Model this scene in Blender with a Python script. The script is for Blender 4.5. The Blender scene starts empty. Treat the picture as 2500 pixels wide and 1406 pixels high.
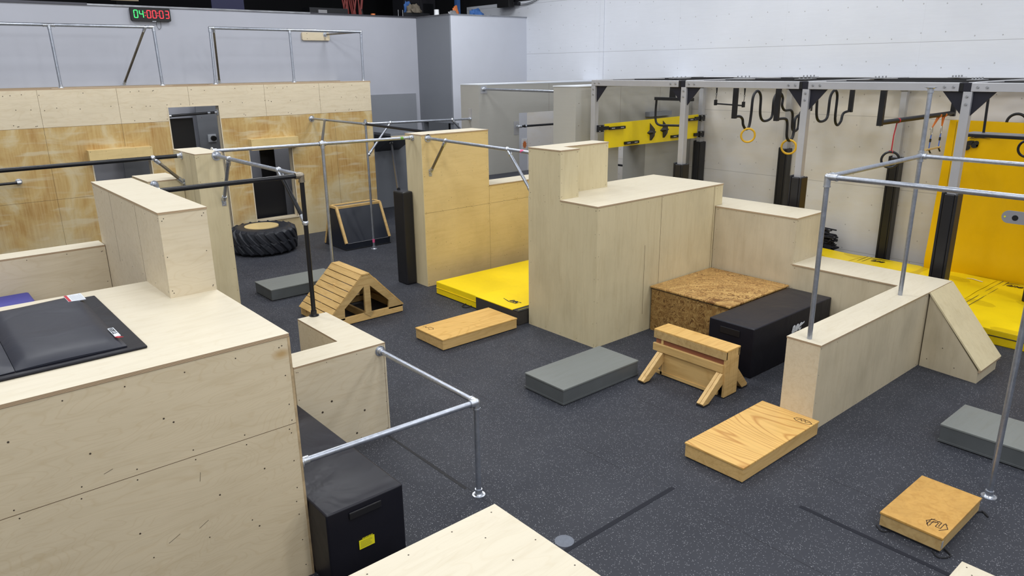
import bpy, bmesh, math, random
from mathutils import Vector, Matrix
random.seed(7)
C = bpy.context.scene.collection
PI = math.pi

# ------------------------------------------------------------ materials
def s2l(c):
    return tuple(((v/255)/12.92 if v/255 <= .04045 else ((v/255+.055)/1.055)**2.4) for v in c)
class NT:
    def __init__(s, name, rough=.5, metal=0, spec=.5):
        s.m = bpy.data.materials.new(name); s.m.use_nodes = True
        s.n = s.m.node_tree.nodes; s.l = s.m.node_tree.links
        s.b = s.n['Principled BSDF']
        s.b.inputs['Roughness'].default_value = rough
        s.b.inputs['Metallic'].default_value = metal
        s.b.inputs['Specular IOR Level'].default_value = spec
        s.tc = None
    def node(s, t, **k):
        x = s.n.new(t)
        for a, v in k.items():
            if a in x.inputs: x.inputs[a].default_value = v
            else: setattr(x, a, v)
        return x
    def coord(s, scale=(1,1,1), rot=(0,0,0), loc=(0,0,0)):
        if not s.tc: s.tc = s.n.new('ShaderNodeTexCoord')
        mp = s.n.new('ShaderNodeMapping')
        mp.inputs['Scale'].default_value = scale; mp.inputs['Rotation'].default_value = rot; mp.inputs['Location'].default_value = loc
        s.l.new(s.tc.outputs['Object'], mp.inputs['Vector']); return mp.outputs[0]
    def noise(s, vec, scale=5, detail=4, rough=.5, dist=0):
        x = s.n.new('ShaderNodeTexNoise')
        x.inputs['Scale'].default_value = scale; x.inputs['Detail'].default_value = detail
        x.inputs['Roughness'].default_value = rough; x.inputs['Distortion'].default_value = dist
        s.l.new(vec, x.inputs['Vector']); return x.outputs['Fac']
    def math(s, op, a, b=None, c=None):
        x = s.n.new('ShaderNodeMath'); x.operation = op
        for i, v in enumerate((a, b, c)):
            if v is None: continue
            if hasattr(v, 'links'): s.l.new(v, x.inputs[i])
            else: x.inputs[i].default_value = v
        return x.outputs[0]
    def ramp(s, fac, stops):
        x = s.n.new('ShaderNodeValToRGB'); e = x.color_ramp.elements
        while len(e) < len(stops): e.new(.5)
        for q, (p, c) in zip(e, stops):
            q.position = p; q.color = tuple(c)+(1,) if len(c) == 3 else c
        s.l.new(fac, x.inputs[0]); return x.outputs[0]
    def mix(s, fac, a, b, mode='MIX'):
        x = s.n.new('ShaderNodeMix'); x.data_type = 'RGBA'; x.blend_type = mode
        if hasattr(fac, 'links'): s.l.new(fac, x.inputs[0])
        else: x.inputs[0].default_value = fac
        for i, v in ((6, a), (7, b)):
            if hasattr(v, 'links'): s.l.new(v, x.inputs[i])
            else: x.inputs[i].default_value = tuple(v)+(1,)
        return x.outputs[2]
    def color(s, v):
        if hasattr(v, 'links'): s.l.new(v, s.b.inputs['Base Color'])
        else: s.b.inputs['Base Color'].default_value = tuple(v)+(1,)
    def bump(s, h, strength=.2, dist=.01):
        x = s.n.new('ShaderNodeBump'); x.inputs['Strength'].default_value = strength; x.inputs['Distance'].default_value = dist
        s.l.new(h, x.inputs['Height']); s.l.new(x.outputs[0], s.b.inputs['Normal'])
    def rough(s, v): s.l.new(v, s.b.inputs['Roughness'])

def flat(name, rgb, rough=.5, metal=0, spec=.5, var=.0, vs=3):
    t = NT(name, rough, metal, spec); c = s2l(rgb)
    if var:
        n = t.noise(t.coord(), vs, 5, .6)
        t.color(t.ramp(n, [(.3, [v*(1-var) for v in c]), (.7, [min(1, v*(1+var)) for v in c])]))
    else: t.color(c)
    return t.m
def wood(name, rgb, grain='x', contrast=.16, contour=.22, knots=.0, tint=None, rough=.5, edge=False, cs=2.2, cn=16, dirt=.0):
    """plywood / pine: stretched grain, contour figure, optional knots and layered edges"""
    t = NT(name, rough, 0, .35); base = s2l(rgb)
    sc = {'x': (1.0, 9, 9), 'y': (9, 1.0, 9), 'z': (8, 8, .8)}[grain]
    dk = [base[0]*(1-contrast), base[1]*(1-contrast*1.25), base[2]*(1-contrast*1.7)]
    lt = [min(1, v*(1+contrast*.5)) for v in base]
    n = t.noise(t.coord(sc), 2.0, 6, .62, .6)
    col = t.ramp(n, [(.25, dk), (.5, base), (.8, lt)])
    sc2 = {'x': (.45, 1.6, 1.6), 'y': (1.6, .45, 1.6), 'z': (1.6, 1.6, .35)}[grain]
    f = t.noise(t.coord(sc2, loc=(3.1, 1.7, .4)), cs, 2.5, .45, .5)
    k = t.math('PINGPONG', t.math('MULTIPLY', f, cn), .5)
    line = t.ramp(k, [(.0, (1, 1, 1)), (.16, (0, 0, 0))])
    tn = tint or [base[0]*.74, base[1]*.62, base[2]*.42]
    col = t.mix(t.math('MULTIPLY', line, contour), col, tn)
    if dirt:
        d = t.noise(t.coord((1, 1, .6)), 1.6, 5, .65)
        col = t.mix(t.math('MULTIPLY', t.ramp(d, [(.48, (0, 0, 0)), (.72, (1, 1, 1))]), dirt), col, [base[0]*.45, base[1]*.45, base[2]*.42])
    if knots:
        v = t.node('ShaderNodeTexVoronoi', Scale=2.3); v.feature = 'F1'
        t.l.new(t.coord((1, 1, 1) if grain == 'z' else (.55, 1, 1)), v.inputs['Vector'])
        kn = t.ramp(v.outputs['Distance'], [(.03, (1, 1, 1)), (.10, (0, 0, 0))])
        col = t.mix(t.math('MULTIPLY', kn, knots), col, [base[0]*.68, base[1]*.5, base[2]*.26])
        kc = t.ramp(v.outputs['Distance'], [(.012, (1, 1, 1)), (.022, (0, 0, 0))])
        col = t.mix(t.math('MULTIPLY', kc, min(1, knots*1.4)), col, (.05, .03, .015))
    if edge:
        g = t.n.new('ShaderNodeNewGeometry'); sp = t.n.new('ShaderNodeSeparateXYZ'); t.l.new(g.outputs['Normal'], sp.inputs[0])
        side = t.math('LESS_THAN', t.math('ABSOLUTE', sp.outputs[2]), .6)
        sz = t.n.new('ShaderNodeSeparateXYZ'); t.l.new(t.coord(), sz.inputs[0])
        st = t.math('PINGPONG', t.math('MULTIPLY', sz.outputs[2], 165), .5)
        lay = t.ramp(st, [(.1, (base[0]*.35, base[1]*.24, base[2]*.18)), (.35, (base[0]*.85, base[1]*.72, base[2]*.6))])
        col = t.mix(side, col, lay)
    t.color(col)
    t.bump(n, .06, .004)
    return t.m

BIRCH = (213, 200, 174)
M = {}
M['birch'] = wood('birch_plywood', BIRCH, 'x', .10, .16, 0, dirt=.10)
M['birch_top'] = wood('birch_plywood_top', (213, 204, 183), 'x', .07, .10, 0, edge=True, rough=.42)
M['birch_front'] = wood('birch_plywood_figured', (210, 195, 166), 'x', .10, .20, .8, cs=2.1, cn=40, dirt=.08)
M['birch_v'] = wood('birch_plywood_vertical', (206, 193, 158), 'z', .10, .07, 0, dirt=.25)
M['birch_g'] = wood('birch_plywood_weathered', (198, 186, 160), 'z', .08, .06, 0, dirt=.32)
M['varnish'] = wood('varnished_plywood', (216, 192, 138), 'x', .08, .08, .2, dirt=.22, rough=.32)
M['pine'] = wood('pine_board', (208, 174, 116), 'x', .22, .30, .9, cs=1.1, cn=22, rough=.4)
M['pine_y'] = wood('pine_board_lengthwise', (204, 170, 112), 'y', .2, .3, .9, cs=1.1, cn=22, rough=.4)
M['pine_top'] = wood('varnished_pine_top', (216, 174, 104), 'x', .2, .5, .0, cs=1.0, cn=20, rough=.28)
M['pine_top_y'] = wood('wavy_pine_top', (220, 178, 106), 'y', .2, .75, .0, tint=s2l((176, 120, 56)), cs=.75, cn=30, rough=.28)
M['pine_worn'] = wood('worn_pine_top', (196, 152, 82), 'z', .2, .25, 0, cs=1.2, cn=14, dirt=.35, rough=.35)
M['pine_old'] = wood('aged_pine_board', (188, 160, 110), 'x', .26, .22, 1.0, cs=1.4, cn=18, dirt=.4, rough=.5)
M['ply_edge'] = flat('raw_plywood_edge', (178, 156, 122), .6, var=.25, vs=14)
M['redwood'] = flat('reddish_wood', (140, 84, 58), .6, var=.15)
M['dark'] = flat('seam_and_shadow_line', (92, 72, 50), .8)  # dark panel joints; also the painted shadow lines on one grey wall
M['screw'] = flat('screw_head', (70, 58, 46), .6)
M['hole'] = flat('black_hole', (12, 12, 14), .8)

def mk_stain():
    t = NT('amber_stained_plywood', .32, 0, .4)
    a = s2l((186, 156, 100)); b = s2l((202, 186, 148)); c = s2l((168, 130, 74))
    n = t.noise(t.coord((1.0, 1, .75), loc=(2.2, 0, 5.3)), 1.5, 6, .6, .9)
    col = t.ramp(n, [(.36, b), (.47, a), (.62, c)])
    g = t.noise(t.coord((14, 14, .7)), 2, 5, .6, .3)
    col = t.mix(t.ramp(g, [(.35, (0, 0, 0)), (.7, (.55, .55, .55))]), col, s2l((206, 182, 130)))
    sz = t.n.new('ShaderNodeSeparateXYZ'); t.l.new(t.coord(), sz.inputs[0])
    w = t.noise(t.coord((.8, 1, .5), loc=(7, 1, 0)), 2.2, 5, .6)
    pale = t.ramp(t.math('ADD', t.math('MULTIPLY', w, .9), t.math('MULTIPLY', sz.outputs[2], -.22)), [(.18, (0, 0, 0)), (.5, (.75, .75, .75))])
    col = t.mix(pale, col, s2l((196, 184, 152)))
    hb = t.noise(t.coord((1.1, 1, 6.5), loc=(4, 0, 2)), 1.1, 3, .5, .2)
    col = t.mix(t.ramp(hb, [(.54, (0, 0, 0)), (.66, (.6,)*3)]), col, s2l((204, 192, 162)))
    t.color(col); return t.m
M['stain'] = mk_stain()

def mk_floor():
    t = NT('speckled_rubber_floor', .6, 0, .16)
    base = s2l((52, 54, 61)); lt = s2l((62, 64, 71))
    n = t.noise(t.coord(), .9, 5, .6)
    col = t.ramp(n, [(.3, base), (.72, lt)])
    for sc, th, off in ((105, .20, 0), (66, .155, 3)):
        v = t.node('ShaderNodeTexVoronoi', Scale=sc); v.feature = 'F1'
        t.l.new(t.coord((1, .62, 1), loc=(off, off, 0), rot=(0, 0, .6+off)), v.inputs['Vector'])
        sc_ = t.n.new('ShaderNodeSeparateColor'); t.l.new(v.outputs['Color'], sc_.inputs[0])
        ok = t.math('GREATER_THAN', sc_.outputs[0], .55)
        d = t.math('MULTIPLY', t.math('LESS_THAN', v.outputs['Distance'], th), ok)
        col = t.mix(t.math('MULTIPLY', d, .8), col, s2l((168, 170, 176)))
    sx = t.n.new('ShaderNodeSeparateXYZ'); t.l.new(t.coord(), sx.inputs[0])
    u = t.math('PINGPONG', t.math('ADD', sx.outputs[0], -3.25+12.2), .61)
    seam = t.math('LESS_THAN', u, .0028)
    br = t.noise(t.coord((1, 1, 1), loc=(9, 2, 0)), .8, 2, .5)
    seam = t.math('MULTIPLY', seam, t.ramp(br, [(.44, (0, 0, 0)), (.54, (1, 1, 1))]))
    col = t.mix(t.math('MULTIPLY', seam, .8), col, (.008, .008, .01))
    t.color(col)
    t.bump(t.noise(t.coord(), 160, 3, .7), .12, .002)
    t.rough(t.ramp(t.noise(t.coord(), 1.3, 4, .6), [(.3, (.52,)*3), (.7, (.66,)*3)]))
    return t.m
M['floor'] = mk_floor()

def mk_wall(name, rgb, seams=False, warm=None, warmz=3.0, streak=.05, rough=.45, sx=1.22):
    t = NT(name, rough, 0, .35); c = s2l(rgb)
    n = t.noise(t.coord((1, 1, 1)), .7, 4, .6)
    col = t.ramp(n, [(.3, [v*.96 for v in c]), (.7, [min(1, v*1.03) for v in c])])
    if streak:
        g = t.noise(t.coord((1.2, 1.2, 14)), 2, 6, .7, .2)
        col = t.mix(t.ramp(g, [(.35, (0, 0, 0)), (.75, (streak*2,)*3)]), col, [v*.6 for v in c])
    if seams or warm:
        sep = t.n.new('ShaderNodeSeparateXYZ'); t.l.new(t.coord(), sep.inputs[0])
    if warm:
        f = t.math('MULTIPLY', t.math('LESS_THAN', sep.outputs[2], warmz), 1)
        wn = t.noise(t.coord((.7, .7, 2.2)), 1.1, 4, .6)
        f2 = t.math('MULTIPLY', f, t.ramp(wn, [(.3, (.55,)*3), (.7, (1, 1, 1))]))
        col = t.mix(f2, col, s2l(warm))
    if seams:
        a = t.math('LESS_THAN', t.math('PINGPONG', t.math('ADD', sep.outputs[2], -3.768+12.2), .61), .0035)
        b = t.math('LESS_THAN', t.math('PINGPONG', t.math('ADD', sep.outputs[1], 24.4-.35), 1.22), .003)
        col = t.mix(t.math('MULTIPLY', t.math('MAXIMUM', a, t.math('MULTIPLY', b, .15)), .55), col, (.12, .12, .13))
        v = t.node('ShaderNodeTexVoronoi', Scale=1.0); v.feature = 'F1'; v.inputs['Randomness'].default_value = .3; v.voronoi_dimensions = '2D'
        cb = t.n.new('ShaderNodeCombineXYZ'); t.l.new(t.math('MULTIPLY', sep.outputs[1], 2.5), cb.inputs[0]); t.l.new(t.math('MULTIPLY', sep.outputs[2], 2.1), cb.inputs[1]); t.l.new(cb.outputs[0], v.inputs['Vector'])
        dot = t.math('LESS_THAN', v.outputs['Distance'], .024)
        col = t.mix(t.math('MULTIPLY', dot, .5), col, (.12, .11, .1))
    t.color(col); return t.m
M['wall_grey'] = mk_wall('grey_wall_paint', (176, 179, 190), streak=0, rough=.5)
M['wall_far'] = mk_wall('pale_grey_wall_paint', (200, 204, 215), streak=0, rough=.5)
M['wall_jog'] = mk_wall('dark_grey_wall_paint', (128, 132, 140), streak=0, rough=.3)
M['wall_right'] = mk_wall('whitewashed_plywood_wall', (218, 222, 231), True, warm=(206, 199, 188), warmz=3.1)
M['wall_side'] = mk_wall('room_wall_paint', (170, 172, 178), streak=0)
M['ceiling'] = flat('black_ceiling_paint', (16, 17, 22), .9)
M['mezz'] = flat('black_mezzanine_paint', (9, 10, 16), .85)
M['greybox'] = mk_wall('grey_painted_plywood', (172, 171, 166), streak=.06, rough=.42)
M['greyboard'] = mk_wall('mid_grey_board', (134, 138, 146), streak=.02, rough=.4)
M['rim'] = flat('metal_wall_cap', (150, 152, 158), .35, .7, var=.3, vs=4)
M['rim_dark'] = flat('dark_wall_cap', (74, 74, 82), .4, .5)
M['blackpanel'] = flat('black_painted_panel', (20, 21, 27), .42)
M['chalk'] = flat('dark_blue_board', (34, 38, 48), .35, var=.12, vs=2)
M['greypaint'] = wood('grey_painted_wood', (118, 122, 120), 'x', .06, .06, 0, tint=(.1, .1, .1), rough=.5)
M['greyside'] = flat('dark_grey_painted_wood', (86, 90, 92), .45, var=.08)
M['osb'] = None

def mk_osb(name, dark=1.0):
    t = NT(name, .42, 0, .4)
    cols = []
    a = s2l((176, 134, 76)); b = s2l((120, 82, 42)); c = s2l((206, 168, 104))
    v = t.node('ShaderNodeTexVoronoi', Scale=17); v.feature = 'F1'
    vec = t.coord((1, 1, 1))
    d = t.noise(vec, 3, 3, .6)
    x = t.n.new('ShaderNodeVectorRotate'); x.rotation_type = 'Z_AXIS'; t.l.new(vec, x.inputs['Vector']); t.l.new(t.math('MULTIPLY', d, 9), x.inputs['Angle'])
    mp = t.n.new('ShaderNodeMapping'); mp.inputs['Scale'].default_value = (.35, 1.3, 1.0); t.l.new(x.outputs[0], mp.inputs['Vector'])
    t.l.new(mp.outputs[0], v.inputs['Vector'])
    s = t.n.new('ShaderNodeSeparateColor'); t.l.new(v.outputs['Color'], s.inputs[0])
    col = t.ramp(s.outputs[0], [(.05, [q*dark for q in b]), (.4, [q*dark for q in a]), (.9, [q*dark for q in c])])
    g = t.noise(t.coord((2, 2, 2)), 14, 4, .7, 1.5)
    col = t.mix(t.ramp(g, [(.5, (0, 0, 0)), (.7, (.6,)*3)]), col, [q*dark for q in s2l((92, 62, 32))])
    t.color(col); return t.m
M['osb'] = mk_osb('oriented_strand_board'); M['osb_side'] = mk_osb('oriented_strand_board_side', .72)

def mk_vinyl(name, rgb, rough=.38, wr=.35, scale=2.2, stretch=(1, 1, 1)):
    t = NT(name, rough, 0, .25); c = s2l(rgb)
    n = t.noise(t.coord(stretch), scale, 3, .5, .9)
    t.color(t.ramp(t.noise(t.coord(), 1.1, 4, .6), [(.3, [v*.93 for v in c]), (.7, [min(1, v*1.05) for v in c])]))
    t.bump(n, wr, .05); return t.m
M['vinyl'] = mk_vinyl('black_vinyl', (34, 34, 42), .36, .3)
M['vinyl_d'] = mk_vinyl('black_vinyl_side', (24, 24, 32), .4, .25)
M['vinyl_mat'] = mk_vinyl('charcoal_vinyl', (44, 46, 56), .42, .35, 1.6)
M['yellow'] = mk_vinyl('yellow_vinyl', (246, 214, 22), .4, .3, 1.6, (1, 1, 2.2))
M['yellow_st'] = mk_vinyl('golden_yellow_vinyl', (222, 176, 2), .42, .5, 1.2, (1, 1.6, .8))
M['yellow_side'] = mk_vinyl('yellow_vinyl_side', (224, 192, 20), .42, .5, 3)
M['olive'] = flat('charcoal_mesh_side', (58, 54, 50), .7)
M['blue'] = mk_vinyl('blue_vinyl', (62, 64, 148), .4, .2)
M['padblack'] = flat('black_pad_vinyl', (26, 26, 30), .38, var=.15)
M['fabric'] = flat('black_carpet_fabric', (34, 34, 40), .9, var=.2, vs=30)

def mk_galv(name, rgb, rough=.34, metal=.85):
    t = NT(name, rough, metal); c = s2l(rgb)
    n = t.noise(t.coord(), 26, 5, .7)
    t.color(t.ramp(n, [(.3, [v*.82 for v in c]), (.7, [min(1, v*1.12) for v in c])]))
    t.rough(t.ramp(t.noise(t.coord(), 9, 4, .6), [(.3, (rough-.06,)*3), (.7, (rough+.14,)*3)])); return t.m
M['galv'] = mk_galv('galvanised_steel', (176, 182, 194))
M['galv_fit'] = mk_galv('galvanised_fitting', (200, 205, 214), .28)
M['galv_old'] = mk_galv('tarnished_steel', (150, 142, 128), .42)
M['blackpipe'] = flat('black_steel_pipe', (22, 23, 28), .34, 0, .4)
M['blacksteel'] = flat('black_powder_coated_steel', (28, 29, 34), .45, .2)
M['bluesteel'] = flat('black_gusset_plate', (24, 25, 38), .4, .1)
M['silver'] = flat('silver_painted_steel', (182, 183, 188), .36, .35, var=.05)
M['silver_d'] = flat('darker_silver_painted_steel', (150, 150, 154), .4, .3)  # one even darker silver grey for small parts
M['bolt'] = flat('zinc_bolt', (176, 178, 182), .3, .8)
M['rubber'] = mk_vinyl('tyre_rubber', (44, 46, 52), .42, .25, 5)
M['rubber_dk'] = flat('black_rubber_foot', (20, 21, 27), .7)
M['board_y'] = flat('yellow_painted_board', (232, 206, 16), .35, var=.05)
M['hold'] = flat('dark_climbing_hold', (52, 50, 50), .55, var=.2, vs=8)
M['ring_y'] = flat('yellow_ring_plastic', (226, 178, 40), .35, var=.12)
M['ring_k'] = flat('black_ring_plastic', (34, 35, 40), .32)
M['white'] = flat('white_print', (214, 220, 230), .5)
M['whitecup'] = flat('white_paper', (226, 228, 232), .6)
M['red'] = flat('red_webbing', (176, 30, 44), .6)
M['orange'] = flat('orange_webbing', (214, 118, 44), .6)
M['bluerope'] = flat('blue_rope', (58, 100, 190), .6)
M['dowel'] = flat('pale_dowel', (206, 180, 128), .5)
M['black'] = flat('black_print', (18, 18, 20), .6)
M['burn'] = flat('burnt_brand_mark', (54, 34, 24), .8)
M['tape_k'] = flat('black_floor_tape', (34, 36, 44), .6, 0, .15)
M['tape_g'] = flat('green_tape', (104, 158, 62), .5)
M['tape_p'] = flat('pink_tape', (222, 92, 140), .5)
M['patch'] = flat('grey_floor_patch', (104, 110, 122), .6, var=.1, vs=30)
M['label_y'] = flat('yellow_warning_print', (222, 214, 30), .5)
M['orange_p'] = flat('orange_plastic', (214, 120, 62), .5)
M['bluecloth'] = flat('blue_cloth', (60, 104, 170), .8, var=.2)
M['tancloth'] = flat('tan_cloth', (112, 104, 92), .8, var=.3, vs=12)
M['darkcab'] = flat('dark_cabinet', (48, 48, 54), .5)
M['redtool'] = flat('dark_red_plastic', (120, 40, 36), .5)
M['lightpanel'] = flat('cream_board', (226, 206, 170), .6)
M['dgreen'] = flat('dim_blue_panel', (26, 30, 76), .5)
def emis(name, rgb, st):
    t = NT(name); c = s2l(rgb)
    t.b.inputs['Base Color'].default_value = c+(1,)
    t.b.inputs['Emission Color'].default_value = c+(1,); t.b.inputs['Emission Strength'].default_value = st
    return t.m
M['led_g'] = emis('green_led', (60, 255, 110), 1.6)
M['led_r'] = emis('red_led', (255, 50, 62), 1.6)

# ------------------------------------------------------------ object helpers
def wloc(o):
    v = Vector((0, 0, 0))
    while o: v += o.location; o = o.parent
    return v
def thing(name, label, cat, loc, group=None):
    o = bpy.data.objects.new(name, None); C.objects.link(o); o.location = loc
    o.empty_display_size = .1
    o['label'] = label; o['category'] = cat
    if group: o['group'] = group
    return o
def tag(o, label, cat, group=None):
    o['label'] = label; o['category'] = cat
    if group: o['group'] = group
    return o
def obj(name, bm, mats, parent=None, org=None, smooth=False, bevel=0, label=None, seg=2):
    """link bm (world coordinates) as one mesh object"""
    me = bpy.data.meshes.new(name)
    o = bpy.data.objects.new(name, me); C.objects.link(o)
    if parent:
        o.parent = parent; off = wloc(parent)
    else:
        off = Vector(org) if org is not None else Vector((0, 0, 0)); o.location = off
    bmesh.ops.translate(bm, verts=bm.verts, vec=-off)
    bmesh.ops.recalc_face_normals(bm, faces=[f for f in bm.faces if f.material_index == 0 or True])
    bm.to_mesh(me); bm.free()
    for m in (mats if isinstance(mats, (list, tuple)) else [mats]): me.materials.append(M[m] if isinstance(m, str) else m)
    if smooth:
        for p in me.polygons: p.use_smooth = True
        try: me.set_sharp_from_angle(angle=math.radians(38))
        except Exception: pass
    if bevel:
        md = o.modifiers.new('bevel', 'BEVEL'); md.width = bevel; md.segments = seg; md.limit_method = 'ANGLE'; md.angle_limit = math.radians(40)
    if label: o['label'] = label
    return o
def struct(name, bm, m, kind='structure', **k):
    o = obj(name, bm, m, **k); o['kind'] = kind; return o
def box(bm, x0, x1, y0, y1, z0, z1, mi=0, mat=None):
    vs = [Vector((x, y, z)) for z in (z0, z1) for y in (y0, y1) for x in (x0, x1)]
    if mat is not None: vs = [mat @ v for v in vs]
    v = [bm.verts.new(p) for p in vs]
    for q in ((0, 2, 3, 1), (4, 5, 7, 6), (0, 1, 5, 4), (2, 6, 7, 3), (0, 4, 6, 2), (1, 3, 7, 5)):
        f = bm.faces.new([v[i] for i in q]); f.material_index = mi
    return bm
def B(*a, **k): return box(bmesh.new(), *a, **k)
def frame_of(d):
    d = Vector(d).normalized()
    a = Vector((0, 0, 1)) if abs(d.z) < .9 else Vector((1, 0, 0))
    u = d.cross(a).normalized(); return u, d.cross(u).normalized()
def cyl(bm, p0, p1, r, seg=18, r1=None, mi=0, caps=True):
    p0 = Vector(p0); p1 = Vector(p1); u, w = frame_of(p1-p0); r1 = r if r1 is None else r1
    a = [bm.verts.new(p0+(u*math.cos(t)+w*math.sin(t))*r) for t in [2*PI*i/seg for i in range(seg)]]
    b = [bm.verts.new(p1+(u*math.cos(t)+w*math.sin(t))*r1) for t in [2*PI*i/seg for i in range(seg)]]
    for i in range(seg):
        f = bm.faces.new((a[i], a[(i+1) % seg], b[(i+1) % seg], b[i])); f.material_index = mi
    if caps:
        f = bm.faces.new(a[::-1]); f.material_index = mi; f = bm.faces.new(b); f.material_index = mi
    return bm
def tube(bm, pts, r, seg=12, closed=False, mi=0):
    pts = [Vector(p) for p in pts]; n = len(pts); rings = []
    up = None
    for i, p in enumerate(pts):
        if closed: d = pts[(i+1) % n]-pts[i-1]
        else: d = pts[min(i+1, n-1)]-pts[max(i-1, 0)]
        d.normalize()
        if up is None: up, _ = frame_of(d)
        up = (up-d*up.dot(d))
        if up.length < 1e-5: up, _ = frame_of(d)
        up.normalize(); w = d.cross(up)
        rings.append([bm.verts.new(p+(up*math.cos(t)+w*math.sin(t))*r) for t in [2*PI*k/seg for k in range(seg)]])
    m = n if closed else n-1
    for i in range(m):
        a = rings[i]; b = rings[(i+1) % n]
        for k in range(seg):
            f = bm.faces.new((a[k], a[(k+1) % seg], b[(k+1) % seg], b[k])); f.material_index = mi
    if not closed:
        bm.faces.new(rings[0][::-1]); bm.faces.new(rings[-1])
    return bm
def spline(pts, n=6):
    P = [Vector(p) for p in pts]; out = []
    for i in range(len(P)-1):
        a = P[max(i-1, 0)]; b = P[i]; c = P[i+1]; d = P[min(i+2, len(P)-1)]
        for k in range(n):
            t = k/n
            out.append(.5*((2*b)+(c-a)*t+(2*a-5*b+4*c-d)*t*t+(3*b-a-3*c+d)*t**3))
    out.append(P[-1]); return out
def torus(bm, c, nrm, R, r, seg=40, s2=12):
    u, w = frame_of(nrm); c = Vector(c)
    return tube(bm, [c+(u*math.cos(t)+w*math.sin(t))*R for t in [2*PI*i/seg for i in range(seg)]], r, s2, closed=True)
def prism(bm, poly, ext, mi=0):
    ext = Vector(ext)
    a = [bm.verts.new(Vector(p)) for p in poly]; b = [bm.verts.new(Vector(p)+ext) for p in poly]; n = len(a)
    f = bm.faces.new(a[::-1]); f.material_index = mi; f = bm.faces.new(b); f.material_index = mi
    for i in range(n):
        f = bm.faces.new((a[i], a[(i+1) % n], b[(i+1) % n], b[i])); f.material_index = mi
    return bm
def beam(bm, p0, p1, w, h, upv=(0, 0, 1), mi=0):
    """square bar between two points, w across and h along upv"""
    p0 = Vector(p0); p1 = Vector(p1); d = (p1-p0).normalized(); s = d.cross(Vector(upv)).normalized(); t = s.cross(d)
    q = [p0+s*w/2*a+t*h/2*b for a, b in ((-1, -1), (1, -1), (1, 1), (-1, 1))]
    return prism(bm, q, p1-p0, mi)
def disc(bm, c, nrm, r, mi=0, seg=8, th=.0006):
    c = Vector(c); return cyl(bm, c, c+Vector(nrm).normalized()*th, r, seg, mi=mi)
def frange(a, b, s):
    n = max(1, round((b-a)/s)); return [a+(b-a)*i/n for i in range(n+1)]
def screws(bm, face, a0, a1, z0, z1, mi=1, step=.3, inset=.03, seams=()):
    """face = ('y', value) looking to -y or ('x', value) looking to -x ; rows of screw heads along the borders"""
    ax, v = face
    pts = []
    for a in frange(a0+inset, a1-inset, step): pts += [(a, z1-inset), (a, z0+inset)]
    for z in frange(z0+inset, z1-inset, step): pts += [(a0+inset, z), (a1-inset, z)]
    for s in seams: pts += [(a, s+d) for a in frange(a0+inset, a1-inset, step) for d in (-.02, .02)]
    for a, z in pts:
        a += random.uniform(-.012, .012); z += random.uniform(-.012, .012)
        if z > z1-.01 or z < z0+.01: continue
        p = (a, v, z) if ax == 'y' else (v, a, z)
        disc(bm, p, (0, -1, 0) if ax == 'y' else (-1, 0, 0), .0042, mi, 6)
def seam_or_shadow_line(bm, face, a0, a1, z0, z1, mi=1, w=.0016):  # thin dark strip for panel joints and for painted shadow lines
    ax, v = face
    if a0 == a1: a0 -= w; a1 += w
    else: z0 -= w; z1 += w
    if ax == 'y': box(bm, a0, a1, v-.0006, v+.001, z0, z1, mi)
    elif ax == 'x': box(bm, v-.0006, v+.001, a0, a1, z0, z1, mi)

def plybox(name, label, cat, boxes, mats=('birch', 'screw', 'dark'), top='birch_top', t=.018, over=.0, group=None, org=None, seams=(), faces='yx', topbev=.0012, cap=True):
    x0 = min(b[0] for b in boxes); y0 = min(b[2] for b in boxes); z0 = min(b[4] for b in boxes)
    th = thing(name, label, cat, org or (x0, y0, z0), group)
    bm = bmesh.new(); bt = bmesh.new()
    for b in boxes:
        box(bm, b[0], b[1], b[2], b[3], b[4], b[5]-(t if cap else 0))
        if 'y' in faces: screws(bm, ('y', b[2]), b[0], b[1], b[4], b[5]-t)
        if 'x' in faces: screws(bm, ('x', b[0]), b[2], b[3], b[4], b[5]-t)
        if cap: box(bt, b[0]-over, b[1]+over, b[2]-over, b[3]+over, b[5]-t, b[5])
    for s in seams: seam_or_shadow_line(bm, *s, mi=2)
    obj('body', bm, mats, th)
    if cap: obj('top_panel', bt, top, th, bevel=topbev, seg=1)
    else: bt.free()
    return th

# ---- pipe parts
R = .0235
def rail(p0, p1, parent, m='galv', name='rail', r=R): return obj(name, cyl(bmesh.new(), p0, p1, r, 20), m, parent, smooth=True)
def flange(p, nrm, parent, m='galv_fit', r=.052, name='flange'):
    p = Vector(p); n = Vector(nrm).normalized(); bm = bmesh.new()
    cyl(bm, p, p+n*.008, r, 24); cyl(bm, p+n*.008, p+n*.02, r*.72, 20, R*1.35); cyl(bm, p+n*.02, p+n*.06, R*1.32, 20)
    u, w = frame_of(n)
    for k in range(4):
        a = PI/4+k*PI/2; q = p+(u*math.cos(a)+w*math.sin(a))*r*.78; cyl(bm, q+n*.008, q+n*.013, .0065, 6)
    return obj(name, bm, m, parent, smooth=True)
def elbow(c, dirs, parent, m='galv_fit', L=.055, name='elbow'):
    c = Vector(c); bm = bmesh.new()
    bmesh.ops.create_uvsphere(bm, u_segments=18, v_segments=12, radius=R*1.34, matrix=Matrix.Translation(c))
    for d in dirs:
        d = Vector(d).normalized(); cyl(bm, c, c+d*L, R*1.3, 20); cyl(bm, c+d*(L-.01), c+d*(L+.003), R*1.42, 20)
    return obj(name, bm, m, parent, smooth=True)
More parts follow.
